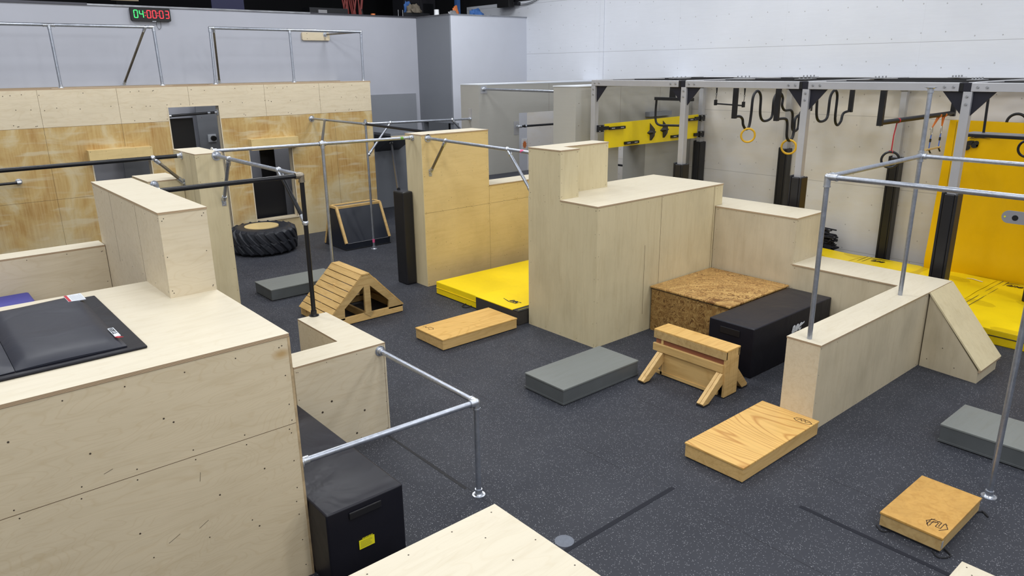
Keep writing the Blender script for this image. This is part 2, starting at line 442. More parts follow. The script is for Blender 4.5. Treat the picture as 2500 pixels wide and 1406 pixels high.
def tee(c, ax, stem, parent, m='galv_fit', L=.05):
    c = Vector(c); ax = Vector(ax).normalized(); bm = bmesh.new()
    cyl(bm, c-ax*L, c+ax*L, R*1.3, 20)
    for s in (-1, 1): cyl(bm, c+ax*L*s, c+ax*(L-.01)*s, R*1.42, 20)
    if stem is not None:
        s = Vector(stem).normalized(); cyl(bm, c, c+s*.065, R*1.3, 20); cyl(bm, c+s*.055, c+s*.068, R*1.42, 20)
    return obj('tee', bm, m, parent, smooth=True)
def brace(p0, p1, parent, m='galv', plate=None, r=R*.92):
    """swivel brace: p0 on a rail, p1 on a rail or (plate = wall normal) on a wall"""
    p0 = Vector(p0); p1 = Vector(p1); d = (p1-p0).normalized()
    off = R*2.6
    b = obj('brace', cyl(bmesh.new(), p0+d*off, p1-d*(off if plate is None else .05), r, 18), m, parent, smooth=True)
    for p, s, pl in ((p0, 1, None), (p1, -1, plate)):
        bm = bmesh.new()
        bmesh.ops.create_uvsphere(bm, u_segments=14, v_segments=10, radius=R*1.25, matrix=Matrix.Translation(p+d*s*(.045)))
        cyl(bm, p+d*s*.04, p+d*s*.1, R*1.22, 16)
        if pl is None: bmesh.ops.create_uvsphere(bm, u_segments=16, v_segments=10, radius=R*1.5, matrix=Matrix.Translation(p))
        else:
            n = Vector(pl).normalized(); u = Vector((0, 0, 1)) if abs(n.z) < .5 else Vector((1, 0, 0)); w = n.cross(u)
            q = [p+w*.028*a+u*.055*c_ for a, c_ in ((-1, -1), (1, -1), (1, 1), (-1, 1))]
            prism(bm, q, n*.007); cyl(bm, p, p+n*.03, R*.8, 10)
            for c_ in (-.04, .04): cyl(bm, p+u*c_, p+u*c_+n*.011, .007, 6)
        obj('clamp', bm, 'galv_fit', b, smooth=True)
    return b
def band(p, d, parent, m, L=.03):
    p = Vector(p); d = Vector(d).normalized()
    return obj('tape_band', cyl(bmesh.new(), p-d*L/2, p+d*L/2, R*1.03, 20), m, parent, smooth=True)

def glyph_mesh(txt, size, bold=.0, shear=0.0, align='LEFT', sx=1.0):
    cu = bpy.data.curves.new('glyphs', 'FONT'); cu.body = txt; cu.size = size; cu.offset = bold; cu.shear = shear; cu.align_x = align
    cu.resolution_u = 3
    o = bpy.data.objects.new('glyphs', cu); C.objects.link(o)
    dg = bpy.context.evaluated_depsgraph_get(); dg.update()
    me = bpy.data.meshes.new_from_object(o.evaluated_get(dg))
    bpy.data.objects.remove(o); bpy.data.curves.remove(cu)
    return me
def text(name, txt, size, origin, xd, yd, m, parent, bold=0., shear=0., align='LEFT', sx=1.0, lift=.0015):
    me = glyph_mesh(txt, size, bold, shear, align); xd = Vector(xd).normalized(); yd = Vector(yd).normalized(); n = xd.cross(yd)
    bm = bmesh.new(); bm.from_mesh(me); bpy.data.meshes.remove(me)
    for v in bm.verts: v.co = Vector(origin)+xd*v.co.x*sx+yd*v.co.y+n*lift
    me = bpy.data.meshes.new(name); o = bpy.data.objects.new(name, me); C.objects.link(o); o.parent = parent
    off = wloc(parent); bmesh.ops.translate(bm, verts=bm.verts, vec=-off)
    for f in bm.faces: f.material_index = 0
    bm.to_mesh(me); bm.free(); me.materials.append(M[m]); return o
def strokes(bm, lines, w, origin, xd, yd, lift=.0012):
    """flat strokes (polylines in local 2-D) lying on a surface"""
    xd = Vector(xd).normalized(); yd = Vector(yd).normalized(); n = xd.cross(yd); o = Vector(origin)
    for ln in lines:
        ww = w
        for (a, b) in zip(ln[:-1], ln[1:]):
            A = Vector((a[0], a[1], 0)); Bv = Vector((b[0], b[1], 0)); d = (Bv-A).normalized(); s = Vector((-d.y, d.x, 0))*ww/2
            A = A-d*ww*.3; Bv = Bv+d*ww*.3
            q = [A-s, Bv-s, Bv+s, A+s]
            vs = [bm.verts.new(o+xd*p.x+yd*p.y+n*lift) for p in q]; bm.faces.new(vs)
    return bm
def swoosh(bm, origin, xd, yd, pts0, pts1, lift=.0016):
    xd = Vector(xd).normalized(); yd = Vector(yd).normalized(); n = xd.cross(yd); o = Vector(origin)
    a = [bm.verts.new(o+xd*p[0]+yd*p[1]+n*lift) for p in pts0]; b = [bm.verts.new(o+xd*p[0]+yd*p[1]+n*lift) for p in pts1]
    for i in range(len(a)-1): bm.faces.new((a[i], a[i+1], b[i+1], b[i]))
    return bm

# ============================================================ SETTING
struct('floor', B(-6, 13.6, -6, 16.6, -.1, 0), 'floor')
struct('wall_back', B(-6, 10.9, 16.39, 16.6, 0, 4.66), 'wall_grey')
struct('wall_nook', B(10.862, 10.90, 14.972, 16.45, 2.13, 4.66), 'wall_jog')
struct('wall_far', B(10.90, 13.4, 14.97, 15.15, 2.13, 4.66), 'wall_far')
struct('wall_right', B(13.32, 13.6, -6, 17.5, 0, 5.07), 'wall_right')
struct('wall_upper', B(13.32, 13.6, -6, 14.3, 5.07, 7.6), 'wall_right')
struct('wall_left', B(-6.2, -6, -6, 22, 0, 7.6), 'wall_side')
struct('wall_front', B(-6, 13.6, -6.2, -6, 0, 7.6), 'wall_side')
struct('ceiling', B(-6.2, 13.6, -6.2, 16.6, 7.6, 7.8), 'ceiling')
bm = B(-6, 13.4, 16.62, 22, 4.5, 4.62); box(bm, 11.07, 13.3, 15.17, 16.62, 4.5, 4.62)
struct('floor_mezzanine', bm, 'mezz')
struct('wall_mezzanine', B(-6, 13.6, 22, 22.2, 4.5, 7.6), 'mezz')
bm = B(13.32, 13.6, 17.5, 22, 4.4, 7.6); box(bm, 13.32, 13.6, 14.3, 17.5, 5.07, 7.6)
struct('wall_mezzanine_side', bm, 'mezz')
bm = B(-6, 3.48, 16.36, 16.62, 4.66, 4.70); struct('trim_1', bm, 'rim_dark')
bm = B(3.48, 8.0, 16.36, 16.62, 4.66, 4.69); struct('trim_2', bm, 'rim')
bm = B(8.0, 10.87, 16.36, 16.62, 4.66, 4.685); struct('trim_3', bm, 'rim_dark')
bm = B(10.85, 11.05, 14.95, 16.62, 4.66, 4.68); box(bm, 11.05, 13.32, 14.95, 15.15, 4.66, 4.68); struct('trim_4', bm, 'rim')
struct('trim_5', B(13.30, 13.32, 12.25, 12.36, 0, 5.07), 'wall_right')
# dark doorway under the dark grey nook wall
struct('wall_far_lower', B(11.05, 13.4, 14.97, 15.15, 0, 2.13), 'wall_far')
bm = B(10.9, 11.05, 14.97, 15.12, 0, 2.13); box(bm, 10.9, 11.05, 16.30, 16.39, 0, 2.13); struct('wall_nook_piers', bm, 'wall_jog')
struct('wall_nook_inside', B(11.9, 12.0, 15.16, 16.6, 0, 2.4), 'blackpanel')

# ============================================================ CAMERA
y_, t_, r_ = math.radians(49.64729229), math.radians(16.89297362), math.radians(.691461)
f_ = Vector((math.cos(y_)*math.cos(t_), math.sin(y_)*math.cos(t_), -math.sin(t_)))
rt = f_.cross(Vector((0, 0, 1))).normalized(); dn = f_.cross(rt)
c_, s_ = math.cos(r_), math.sin(r_)
rx = rt*c_+dn*s_; ry = dn*c_-rt*s_
cam = bpy.data.cameras.new('camera'); co = bpy.data.objects.new('camera', cam); C.objects.link(co)
co.matrix_world = Matrix(((rx.x, -ry.x, -f_.x, 0), (rx.y, -ry.y, -f_.y, 0), (rx.z, -ry.z, -f_.z, 3.46), (0, 0, 0, 1)))
cam.sensor_width = 36; cam.lens = 1779.856/2500*36; cam.clip_end = 100; cam.clip_start = .05
bpy.context.scene.camera = co

# ============================================================ NEAR LEFT PLATFORM
PX, PY = 1.76, 4.30
th = thing('plywood_platform', 'large near plywood platform carrying the black folding mat, figured birch front at lower left', 'platform', (0, PY, 0))
bm = B(-2.2, PX, PY, 6.23, 0, 1.81)
seam_or_shadow_line(bm, ('y', PY), -2.2, PX, 1.20, 1.20, mi=2)
for z in (1.76, 1.235, 1.165, .62):
    for x in frange(-2.0, 1.70, .31): disc(bm, (x+random.uniform(-.02, .02), PY, z+random.uniform(-.01, .01)), (0, -1, 0), .0045, 1, 8)
for z in frange(.1, 1.76, .21): disc(bm, (1.705+random.uniform(-.008, .008), PY, z), (0, -1, 0), .0045, 1, 8)
for x, z in ((.95, 1.5), (1.0, 1.46), (.55, 1.42), (1.5, .95), (1.2, .88), (.72, .82), (1.42, .55), (.4, .6), (.2, 1.62)):
    disc(bm, (x, PY, z), (0, -1, 0), .006, 1, 8)
for x, z, l, a in ((1.08, .72, .07, .5), (.9, .7, .08, .45), (.62, 1.28, .05, .3), (1.1, 1.05, .06, 1.4)):
    d = Vector((math.cos(a), 0, math.sin(a)))*l/2; beam(bm, Vector((x, PY, z))-d, Vector((x, PY, z))+d, .002, .002, (0, 1, 0), mi=1)
obj('body', bm, ('birch_front', 'screw', 'dark'), th)
obj('top_panel', B(-2.2, PX, PY-.004, 6.23, 1.81, 1.835), 'birch_top', th, bevel=.0012, seg=1)
obj('edge_trim', B(PX-.014, PX+.002, PY-.002, PY+.01, 0, 1.81), 'ply_edge', th, label='raw ply edge strip at the right corner')
# tall box on it
bm = B(1.42, PX, 5.60, 7.68, 1.835, 2.465); box(bm, 1.42, PX, 6.25, 7.68, 0, 1.835)
screws(bm, ('y', 5.60), 1.42, PX, 1.85, 2.46); screws(bm, ('x', 1.42), 5.6, 7.68, 1.85, 2.46, step=.35)
seam_or_shadow_line(bm, ('x', 1.42), 7.05, 7.05, 1.84, 2.46, mi=2); seam_or_shadow_line(bm, ('x', 1.42), 6.24, 6.24, 1.84, 2.46, mi=2)
th = thing('plywood_wall_block', 'tall narrow plywood block rising at the right back corner of the near platform', 'vault block', (1.42, 5.6, 1.835))
obj('body', bm, ('birch', 'screw', 'dark'), th); obj('top_panel', B(1.415, PX+.005, 5.595, 7.685, 2.465, 2.483), 'birch_top', th, bevel=.0012, seg=1)
# low wall behind platform
plybox('plywood_wall_block', 'long low plywood wall behind the near platform at the left edge of the photo', 'vault block', [(-2.5, 1.415, 7.56, 7.80, 0, 1.905)])
# folding mat on platform
def folding_mat():
    th = thing('folding_mat', 'black folded gym mat with red and white label lying on the near platform', 'gym mat', (0, 4.66, 1.835))
    bm = bmesh.new()
    box(bm, -1.6, 1.00, 4.63, 6.02, 1.837, 1.853)
    obj('mat_base', bm, 'vinyl_d', th, bevel=.006)
    for (a, b) in ((.325, .90), (-1.0, .322)):
        bm = bmesh.new(); nx, ny = 14, 22; zt = 1.893
        g = [[None]*(ny+1) for _ in range(nx+1)]
        for i in range(nx+1):
            for j in range(ny+1):
                u = i/nx; v = j/ny; x = a+(b-a)*u; yy = 4.685+(6.02-4.685)*v
                e = min(u, 1-u, v, 1-v)
                z = zt-.03*math.exp(-e*26)+.004*math.sin(3*x+5*yy)+.005*math.sin(7*x-2*yy+1)
                g[i][j] = bm.verts.new((x, yy, z))
        for i in range(nx):
            for j in range(ny): bm.faces.new((g[i][j], g[i+1][j], g[i+1][j+1], g[i][j+1]))
        ring = [g[i][0] for i in range(nx)]+[g[nx][j] for j in range(ny)]+[g[i][ny] for i in range(nx, 0, -1)]+[g[0][j] for j in range(ny, 0, -1)]
        low = [bm.verts.new((v.co.x, v.co.y, 1.855)) for v in ring]
        for k in range(len(ring)): bm.faces.new((ring[k], low[k], low[(k+1) % len(ring)], ring[(k+1) % len(ring)]))
        obj('mat_panel', bm, 'vinyl_mat', th, smooth=True)
    lb = obj('care_label', B(.795, .905, 5.80, 5.985, 1.8925, 1.898), 'white', th, label='white printed label with a red stripe')
    bm = B(.797, .815, 5.802, 5.983, 1.898, 1.8988); obj('red_stripe', bm, 'red', lb)
    bm = bmesh.new()
    for k in range(9):
        x = .826+k*.0085; box(bm, x, x+.0022, 5.815, 5.97-random.uniform(0, .03), 1.898, 1.8984)
    obj('print_lines', bm, 'silver_d', lb)
    lg = obj('maker_tag', B(.865, .898, 4.80, 4.99, 1.894, 1.8975), 'white', th, label='small white maker tag')
    text('maker_tag_print', 'RESILITE', .034, (.892, 4.985, 1.8978), (0, -1, 0), (-1, 0, 0), 'black', lg, bold=.0012, shear=.3, sx=1.02, lift=-.0004)
    bm = bmesh.new(); prism(bm, [(.862, 4.795, 1.894), (.875, 4.77, 1.894), (.905, 4.765, 1.894), (.88, 4.80, 1.894)], (0, 0, .003)); obj('maker_swoosh', bm, 'red', lg)
folding_mat()
tag(obj('gym_mat', B(-.9, .744, 7.0, 7.5, 0, 1.60), 'blue', org=(0, 7.2, 0), bevel=.02), 'blue upright mat just showing over the back edge of the near platform', 'gym mat')

# near boxes at the bottom of the frame
def simple_platform(label, b, dots, group=None):
    th = thing('plywood_box', label, 'plyo box', (b[0], b[2], 0), group)
    bm = B(b[0], b[1], b[2], b[3], 0, b[4]-.018); obj('body', bm, 'birch', th)
    bm = B(b[0]-.003, b[1]+.003, b[2]-.003, b[3]+.003, b[4]-.018, b[4])
    for x, y in dots: disc(bm, (x, y, b[4]), (0, 0, 1), .005, 1, 8)
    obj('top_panel', bm, ('birch_top', 'screw'), th)
    return th
simple_platform('pale plywood box top cut off by the bottom edge of the photo', (1.19, 2.408, 1.80, 3.022, .914), [(2.34, 2.97), (2.05, 2.97), (1.75, 2.96), (2.16, 2.8), (2.15, 2.55), (2.36, 2.6), (2.37, 2.3), (1.5, 2.97)])
simple_platform('small pale box corner at the bottom right edge of the photo', (3.9, 4.882, .3, 1.19, .3), [(4.84, 1.15), (4.78, 1.1), (4.6, 1.15)])

# ============================================================ L WALL
th = thing('plywood_wall_block', 'low L-shaped plywood wall with pole bases, between near platform and roof-shaped block', 'vault block', (2.39, 5.81, 0))
bm = bmesh.new()
poly = [(2.39, 5.81), (3.32, 5.81), (3.32, 7.03), (2.99, 7.03), (2.99, 6.14), (2.39, 6.14)]
prism(bm, [(x, y, 0) for x, y in poly], (0, 0, .914))
screws(bm, ('y', 5.81), 2.39, 3.32, 0, .914); screws(bm, ('x', 2.99), 6.16, 7.03, 0, .914)
seam_or_shadow_line(bm, ('y', 5.81), 3.30, 3.30, 0, .912, mi=2)
for x, z in ((2.72, .50), (2.62, .42), (3.05, .3), (2.95, .09)): disc(bm, (x, 5.81, z), (0, -1, 0), .011, 1, 10)
obj('body', bm, ('birch', 'screw', 'dark'), th)
bm = prism(bmesh.new(), [(x, y, .914) for x, y in poly], (0, 0, .018)); obj('top_panel', bm, 'birch_top', th)

# ============================================================ TALL PILLAR, LOW BLOCK
plybox('plywood_pillar', 'tall square plywood pillar standing behind the near tall block, pipes bolted to it', 'pillar', [(2.95, 3.29, 9.55, 10.42, 0, 2.46)], mats=('birch_v', 'screw', 'dark'), seams=[(('x', 2.95), 9.75, 9.75, 0, 2.44)], t=.015)
plybox('plywood_wall_block', 'mid-height plywood block with pale top tucked against the left side of the pillar', 'vault block', [(2.51, 2.945, 10.15, 10.9, 0, 2.10)], mats=('birch_v', 'screw', 'dark'))

# ============================================================ BIG WALL (varnished)
th = thing('plywood_wall_block', 'varnished yellow plywood wall with a step down to the right, behind the yellow mats', 'vault wall', (6.41, 9.68, 0))
bm = B(6.41, 7.74, 9.68, 10.13, 0, 2.445); box(bm, 7.74, 9.74, 9.68, 10.13, 0, 1.52)
for b in ((6.41, 7.74, 0, 2.44), (7.74, 9.6, 0, 1.52)): screws(bm, ('y', 9.68), b[0], b[1], b[2], b[3], seams=(1.22,) if b[1] > 8 else (1.22, 1.83))
seam_or_shadow_line(bm, ('y', 9.68), 6.41, 9.74, 1.22, 1.22, mi=2); seam_or_shadow_line(bm, ('y', 9.68), 7.74, 7.74, 0, 1.52, mi=2)
for _ in range(26): disc(bm, (random.uniform(6.5, 8.6), 9.68, random.uniform(.2, 1.45)), (0, -1, 0), .005, 1, 6)
obj('body', bm, ('varnish', 'screw', 'dark'), th)
obj('end_panel', B(6.402, 6.41, 9.68, 10.13, 0, 2.445), 'birch_v', th, label='pale unvarnished plywood end')
bm = B(6.40, 7.745, 9.672, 10.135, 2.445, 2.463); box(bm, 7.745, 9.745, 9.672, 10.135, 1.52, 1.538); obj('top_panel', bm, 'birch_top', th)

# dark mats behind it
th = thing('gym_mat', 'dark grey landing mats on a raised deck behind the step of the varnished wall', 'gym mat', (7.8, 10.2, 0))
obj('mat_core', B(7.75, 11.5, 10.27, 12.27, 0, 1.18), 'vinyl_d', th)
for k in range(3):
    y = 10.27+.667*k; obj('mat_section', B(7.75, 11.5, y, y+.655, 1.18, 1.24), 'vinyl_mat', th, bevel=.02)

# black pad leaning at left end of wall
tag(obj('gym_mat', B(6.20, 6.395, 9.98, 10.27, 0, 1.55), 'padblack', org=(6.3, 10.1, 0), bevel=.02), 'narrow black mat stood upright against the left end of the varnished wall', 'gym mat')

# ============================================================ CENTRAL BLOCK
th = thing('plywood_wall_block', 'largest central plywood block with a raised L-shaped tower on its left end', 'vault block', (6.43, 5.95, 0))
bm = B(6.43, 9.04, 5.95, 7.21, 0, 1.81)
prism(bm, [(6.43, 6.60, 1.81), (6.76, 6.60, 1.81), (6.76, 6.90, 1.81), (7.64, 6.90, 1.81), (7.64, 7.20, 1.81), (6.43, 7.20, 1.81)], (0, 0, .625))
screws(bm, ('y', 5.95), 6.43, 8.92, 0, 1.81, seams=()); screws(bm, ('x', 6.43), 5.95, 7.2, 0, 1.81); screws(bm, ('x', 6.43), 6.6, 7.2, 1.83, 2.43); screws(bm, ('y', 6.60), 6.43, 6.76, 1.83, 2.43, step=.2); screws(bm, ('y', 6.90), 6.76, 7.64, 1.83, 2.43)
for x in (7.66, 7.35, 8.84): seam_or_shadow_line(bm, ('y', 5.95), x, x, 0.25 if x < 7.5 else 0, 1.81 if x > 7.5 else 1.2, mi=2, w=.0028)
obj('body', bm, ('birch_v', 'screw', 'dark'), th)
bm = B(6.425, 9.045, 5.945, 6.60, 1.81, 1.829); box(bm, 6.76, 9.045, 6.60, 6.90, 1.81, 1.829); box(bm, 7.64, 9.045, 6.90, 7.215, 1.81, 1.829)
prism(bm, [(6.425, 6.595, 2.435), (6.765, 6.595, 2.435), (6.765, 6.895, 2.435), (7.645, 6.895, 2.435), (7.645, 7.205, 2.435), (6.425, 7.205, 2.435)], (0, 0, .017))
obj('top_panel', bm, 'birch_top', th)

# right lower wall + step + ramp
th = thing('plywood_wall_block', 'low right plywood wall turning a corner and stepping up to the central block', 'vault block', (6.36, 3.0, 0))
bm = B(6.36, 9.54, 3.0, 3.34, 0, .896); box(bm, 8.88, 9.54, 3.34, 4.70, 0, .896); box(bm, 8.88, 9.58, 4.70, 5.94, 0, 1.51); box(bm, 9.05, 9.58, 5.94, 6.3, 0, 1.51)
screws(bm, ('x', 6.36), 3.0, 3.34, 0, .9); screws(bm, ('y', 3.0), 6.36, 8.85, 0, .9); screws(bm, ('x', 8.88), 3.34, 4.7, .0, .9); screws(bm, ('x', 8.88), 4.7, 5.94, 0, 1.51); screws(bm, ('y', 4.70), 8.88, 9.58, .92, 1.51)
obj('body', bm, ('birch_g', 'screw', 'dark'), th)
bm = B(6.352, 9.545, 2.992, 3.345, .896, .914); box(bm, 8.872, 9.545, 3.345, 4.70, .896, .914); box(bm, 8.872, 9.585, 4.692, 5.945, 1.51, 1.527); box(bm, 9.05, 9.585, 5.945, 6.3, 1.51, 1.527)
obj('top_panel', bm, 'birch_top', th)
obj('end_panel', B(6.354, 6.36, 3.0, 3.34, 0, .896), 'birch', th, label='smooth pale end panel')
th = thing('plywood_ramp', 'steep plywood ramp leaning on the right end of the low wall', 'ramp', (8.88, 2.35, 0))
bm = prism(bmesh.new(), [(8.88, 2.985, 0), (8.88, 2.985, .88), (8.80, 2.35, .14), (8.80, 2.35, 0)], (.62, 0, 0))
for v in bm.verts:
    if v.co.y > 2.9 and v.co.x > 9: v.co.x = 9.53
for p in ((8.84, 2.9, .12), (8.83, 2.75, .3), (8.83, 2.6, .1), (8.81, 2.42, .07)): disc(bm, p, (-1, 0, 0), .006, 1, 6)
obj('body', bm, ('birch_g', 'screw'), th)
bm = bmesh.new()
prism(bm, [(8.865, 2.995, .90), (9.54, 2.995, .90), (9.44, 2.33, .155), (8.785, 2.33, .155)], (0, -.012, .012)); obj('ramp_surface', bm, 'birch_v', th)
bm = B(8.785, 9.44, 2.325, 2.345, .135, .168); obj('toe_edge', bm, 'birch_top', th)
# small floor handle of toe
# ============================================================ BACK PLYWOOD WALL
WY = 14.83
th = thing('plywood_climbing_wall', 'big plywood wall across the left back with amber-stained lower half and three openings', 'climbing wall', (1.5, WY, 0))
XL, XR = -4.0, 8.53
bm = B(XL, XR, WY, WY+.02, 2.80, 3.17)
box(bm, XL, 4.22, WY, WY+.02, 2.55, 2.80); box(bm, 5.15, XR, WY, WY+.02, 2.55, 2.80)
for x in (2.17, 3.39, 4.62, 6.10, 7.3): seam_or_shadow_line(bm, ('y', WY), x, x, 2.55 if not 4.2 < x < 5.2 else 2.8, 3.17, mi=2, w=.002)
seam_or_shadow_line(bm, ('y', WY), XL, 4.22, 2.55, 2.55, mi=2, w=.002); seam_or_shadow_line(bm, ('y', WY), 5.15, XR, 2.55, 2.55, mi=2, w=.002)
for _ in range(70): disc(bm, (random.uniform(1, 8.5), WY, random.choice((2.6, 3.1, 2.85))+random.uniform(-.02, .02)), (0, -1, 0), .008, 1, 6)
obj('upper_panels', bm, ('birch', 'screw', 'dark'), th, label='fresh unstained upper plywood panels')
bm = bmesh.new()
rects = [(XL, 2.82, 0, 2.55), (2.82, 3.78, 2.0, 2.55), (3.78, 4.22, 0, 2.55), (5.15, 5.66, 0, 2.55), (5.66, 6.56, 1.95, 2.55), (5.66, 6.56, 0, .43), (6.56, XR, 0, 2.55)]
for a, b, c, d in rects: box(bm, a, b, WY, WY+.02, c, d)
for x in (2.17, 3.39, 7.6, .9):
    seam_or_shadow_line(bm, ('y', WY), x, x, 0 if not 2.8 < x < 3.8 else 2.15, 2.55, mi=2, w=.002)
seam_or_shadow_line(bm, ('y', WY), XL, 2.8, 1.32, 1.32, mi=2, w=.002)
obj('lower_panels', bm, ('stain', 'screw', 'dark'), th, label='amber stained and worn lower plywood panels')
bm = B(XL, XR, WY, WY+.03, 3.17, 3.19); box(bm, XL, XR, 16.2, 16.38, 3.15, 3.19); box(bm, XL, XR, 14.86, 15.30, 3.10, 3.14)
obj('top_deck', bm, 'birch_top', th)
bm = B(XR-.02, XR, WY+.02, 16.39, 0, 3.17); obj('end_panel', bm, 'blackpanel', th)
bm = bmesh.new()
for a, b, z0, z1 in ((4.22, 5.15, 0, 2.80), (2.82, 3.78, 0, 2.0), (5.66, 6.56, .43, 1.95)):
    box(bm, a-.02, a, WY-.006, WY+.16, z0, z1); box(bm, b, b+.02, WY-.006, WY+.16, z0, z1); box(bm, a-.02, b+.02, WY-.006, WY+.16, z1, z1+.02)
    if z0: box(bm, a-.02, b+.02, WY-.02, WY+.25, z0-.02, z0)
obj('opening_frames', bm, 'birch', th)
for (a, b, z0, z1) in ((2.75, 3.80, 1.93, 2.13), (5.66, 6.66, 1.90, 2.12)):
    bm = B(a, b, WY-.16, WY-.001, z0, z1)
    screws(bm, ('y', WY-.16), a, b, z0, z1, step=.25)
    obj('ledge_box', bm, ('varnish', 'screw'), th, bevel=.003)
# interior boards behind the openings
tag(obj('standing_board', B(4.35, 4.88, 15.6, 15.64, 0, 2.55), 'blackpanel', org=(4.5, 15.6, 0)), 'tall black board standing inside the tall opening of the stained wall', 'board')
tag(obj('standing_board', B(5.60, 6.50, 15.25, 15.29, 0, 1.27), 'blackpanel', org=(6, 15.25, 0)), 'black board filling the lower half of the right opening in the stained wall', 'board')
tag(obj('standing_board', B(6.30, 6.62, 15.9, 15.94, 0, 2.4), 'blackpanel', org=(6.4, 15.9, 0)), 'narrow black board deep behind the right opening of the stained wall', 'board')
tag(obj('standing_board', B(5.12, 5.75, 16.1, 16.14, 0, 3.0), 'greyboard', org=(5.4, 16.1, 0)), 'dark grey board inside the tall opening carrying a round black fixture', 'board')
tag(obj('standing_board', B(3.62, 4.3, 16.2, 16.24, 0, 2.4), 'greyboard', org=(3.6, 15.9, 0)), 'dark grey board behind the hooded left opening of the stained wall', 'board')
th = thing('wall_fixture', 'white square wall plate with a round black knob inside the tall opening', 'fixture', (5.38, 16.08, 2.08))
obj('plate', B(5.29, 5.46, 16.075, 16.098, 2.0, 2.16), 'white', th, bevel=.006)
obj('knob', cyl(bmesh.new(), (5.39, 16.075, 2.08), (5.39, 16.0, 2.08), .052, 20), 'black', th, smooth=True)
# bar in tall opening
th = thing('pull_up_bar', 'short black pipe bar across the top of the tall opening in the stained wall', 'bar', (4.7, 14.9, 2.67))
rail((4.225, WY+.09, 2.64), (5.145, WY+.09, 2.67), th, 'blackpipe'); flange((5.15, WY+.09, 2.67), (-1, 0, 0), th, r=.06); flange((4.22, WY+.09, 2.64), (1, 0, 0), th, r=.05)
band((4.98, WY+.09, 2.665), (1, 0, 0), th, 'galv', .05)
th = thing('wall_rail', 'short black rail near the left edge fixed low on the stained wall', 'rail', (1.6, 14.7, 1.69))
rail((-2, 14.68, 1.685), (1.62, 14.68, 1.69), th, 'blackpipe'); elbow((1.66, 14.68, 1.69), ((-1, 0, 0), (0, 1, 0)), th, L=.04); flange((1.66, WY, 1.69), (0, -1, 0), th)
# grey wall attachments
th = thing('standing_board', 'mid grey board fixed to the back wall just right of the stained wall', 'board', (10, 16.3, 0))
obj('board', B(8.9, 10.72, 16.34, 16.388, 0, 2.83), 'greyboard', th)
th = thing('wall_shelf_box', 'grey box shelf with slanted black underside on the back wall, propped by a black pole', 'shelf', (9.8, 16.0, 1.7))
bm = prism(bmesh.new(), [(9.42, 15.55, 1.88), (10.12, 15.55, 1.88), (10.12, 16.34, 1.88), (9.42, 16.34, 1.88)], (0, 0, .06)); obj('top_board', bm, 'greyboard', th)
obj('front_strip', B(9.42, 10.12, 15.54, 15.556, 1.82, 1.88), 'birch', th, label='pale front edge strip')
bm = prism(bmesh.new(), [(9.42, 15.56, 1.82), (9.42, 15.56, 1.88), (9.42, 16.33, 1.88), (9.42, 16.33, 1.45)], (.70, 0, 0)); obj('underside', bm, 'chalk', th)
th = thing('prop_pole', 'thin black pole slanting down from the grey box shelf to the upright black mat', 'pole', (6.45, 10.35, 1.6))
rail((6.30, 10.25, 1.56), (9.55, 15.75, 1.70), th, 'blackpipe', 'pole', r=.028); flange((9.57, 15.79, 1.70), (-.5, -.8, 0), th, r=.04)

# ============================================================ TIMER
th = thing('interval_timer', 'wall timer reading 04:00:03 in green and red digits high on the back wall', 'timer', (4.57, 16.33, 4.53))
TY = 16.30
bm = bmesh.new(); x0, x1, z0, z1 = 4.205, 4.94, 4.40, 4.655
rr = .03; pts = []
for cx, cz, a0 in ((x1-rr, z1-rr, 0), (x0+rr, z1-rr, 90), (x0+rr, z0+rr, 180), (x1-rr, z0+rr, 270)):
    for k in range(5): a = math.radians(a0+k*22.5); pts.append((cx+rr*math.cos(a), TY, cz+rr*math.sin(a)))
prism(bm, pts, (0, .085, 0)); obj('case', bm, 'black', th)
SEG = {'0': 'abcdef', '4': 'bcfg', '3': 'abcdg'}
def digit(ch, cx, cz, m, nm):
    bm = bmesh.new(); w, h, t = .032, .068, .0062
    S = {'a': ((-w, h), (w, h)), 'g': ((-w, 0), (w, 0)), 'd': ((-w, -h), (w, -h)), 'f': ((-w, h), (-w, 0)), 'b': ((w, h), (w, 0)), 'e': ((-w, 0), (-w, -h)), 'c': ((w, 0), (w, -h))}
    for s in SEG[ch]:
        (ax, az), (bx, bz) = S[s]; d = Vector((bx-ax, 0, bz-az)).normalized()
        p0 = Vector((cx+ax, TY-.003, cz+az))+d*.004; p1 = Vector((cx+bx, TY-.003, cz+bz))-d*.004
        beam(bm, p0, p1, t*2, .004, (0, 1, 0))
    obj(nm, bm, m, th)
for ch, cx, m in (('0', 4.294, 'led_g'), ('4', 4.396, 'led_g'), ('0', 4.533, 'led_r'), ('0', 4.635, 'led_r'), ('0', 4.766, 'led_r'), ('3', 4.874, 'led_r')): digit(ch, cx, 4.53, m, 'digit')
for cx in (4.464, 4.700):
    bm = bmesh.new()
    for z in (4.555, 4.505): disc(bm, (cx, TY, z), (0, -1, 0), .009, 0, 10, .006)
    obj('colon', bm, 'led_r', th)
obj('cable', tube(bmesh.new(), spline([(4.66, 16.34, 4.41), (4.67, 16.36, 4.32), (4.70, 16.37, 4.26), (4.74, 16.37, 4.28), (4.75, 16.36, 4.35), (4.74, 16.35, 4.41)]), .0035, 8), 'black', th, smooth=True)
obj('sensor', B(4.58, 4.65, 16.292, 16.30, 4.395, 4.404), 'white', th)

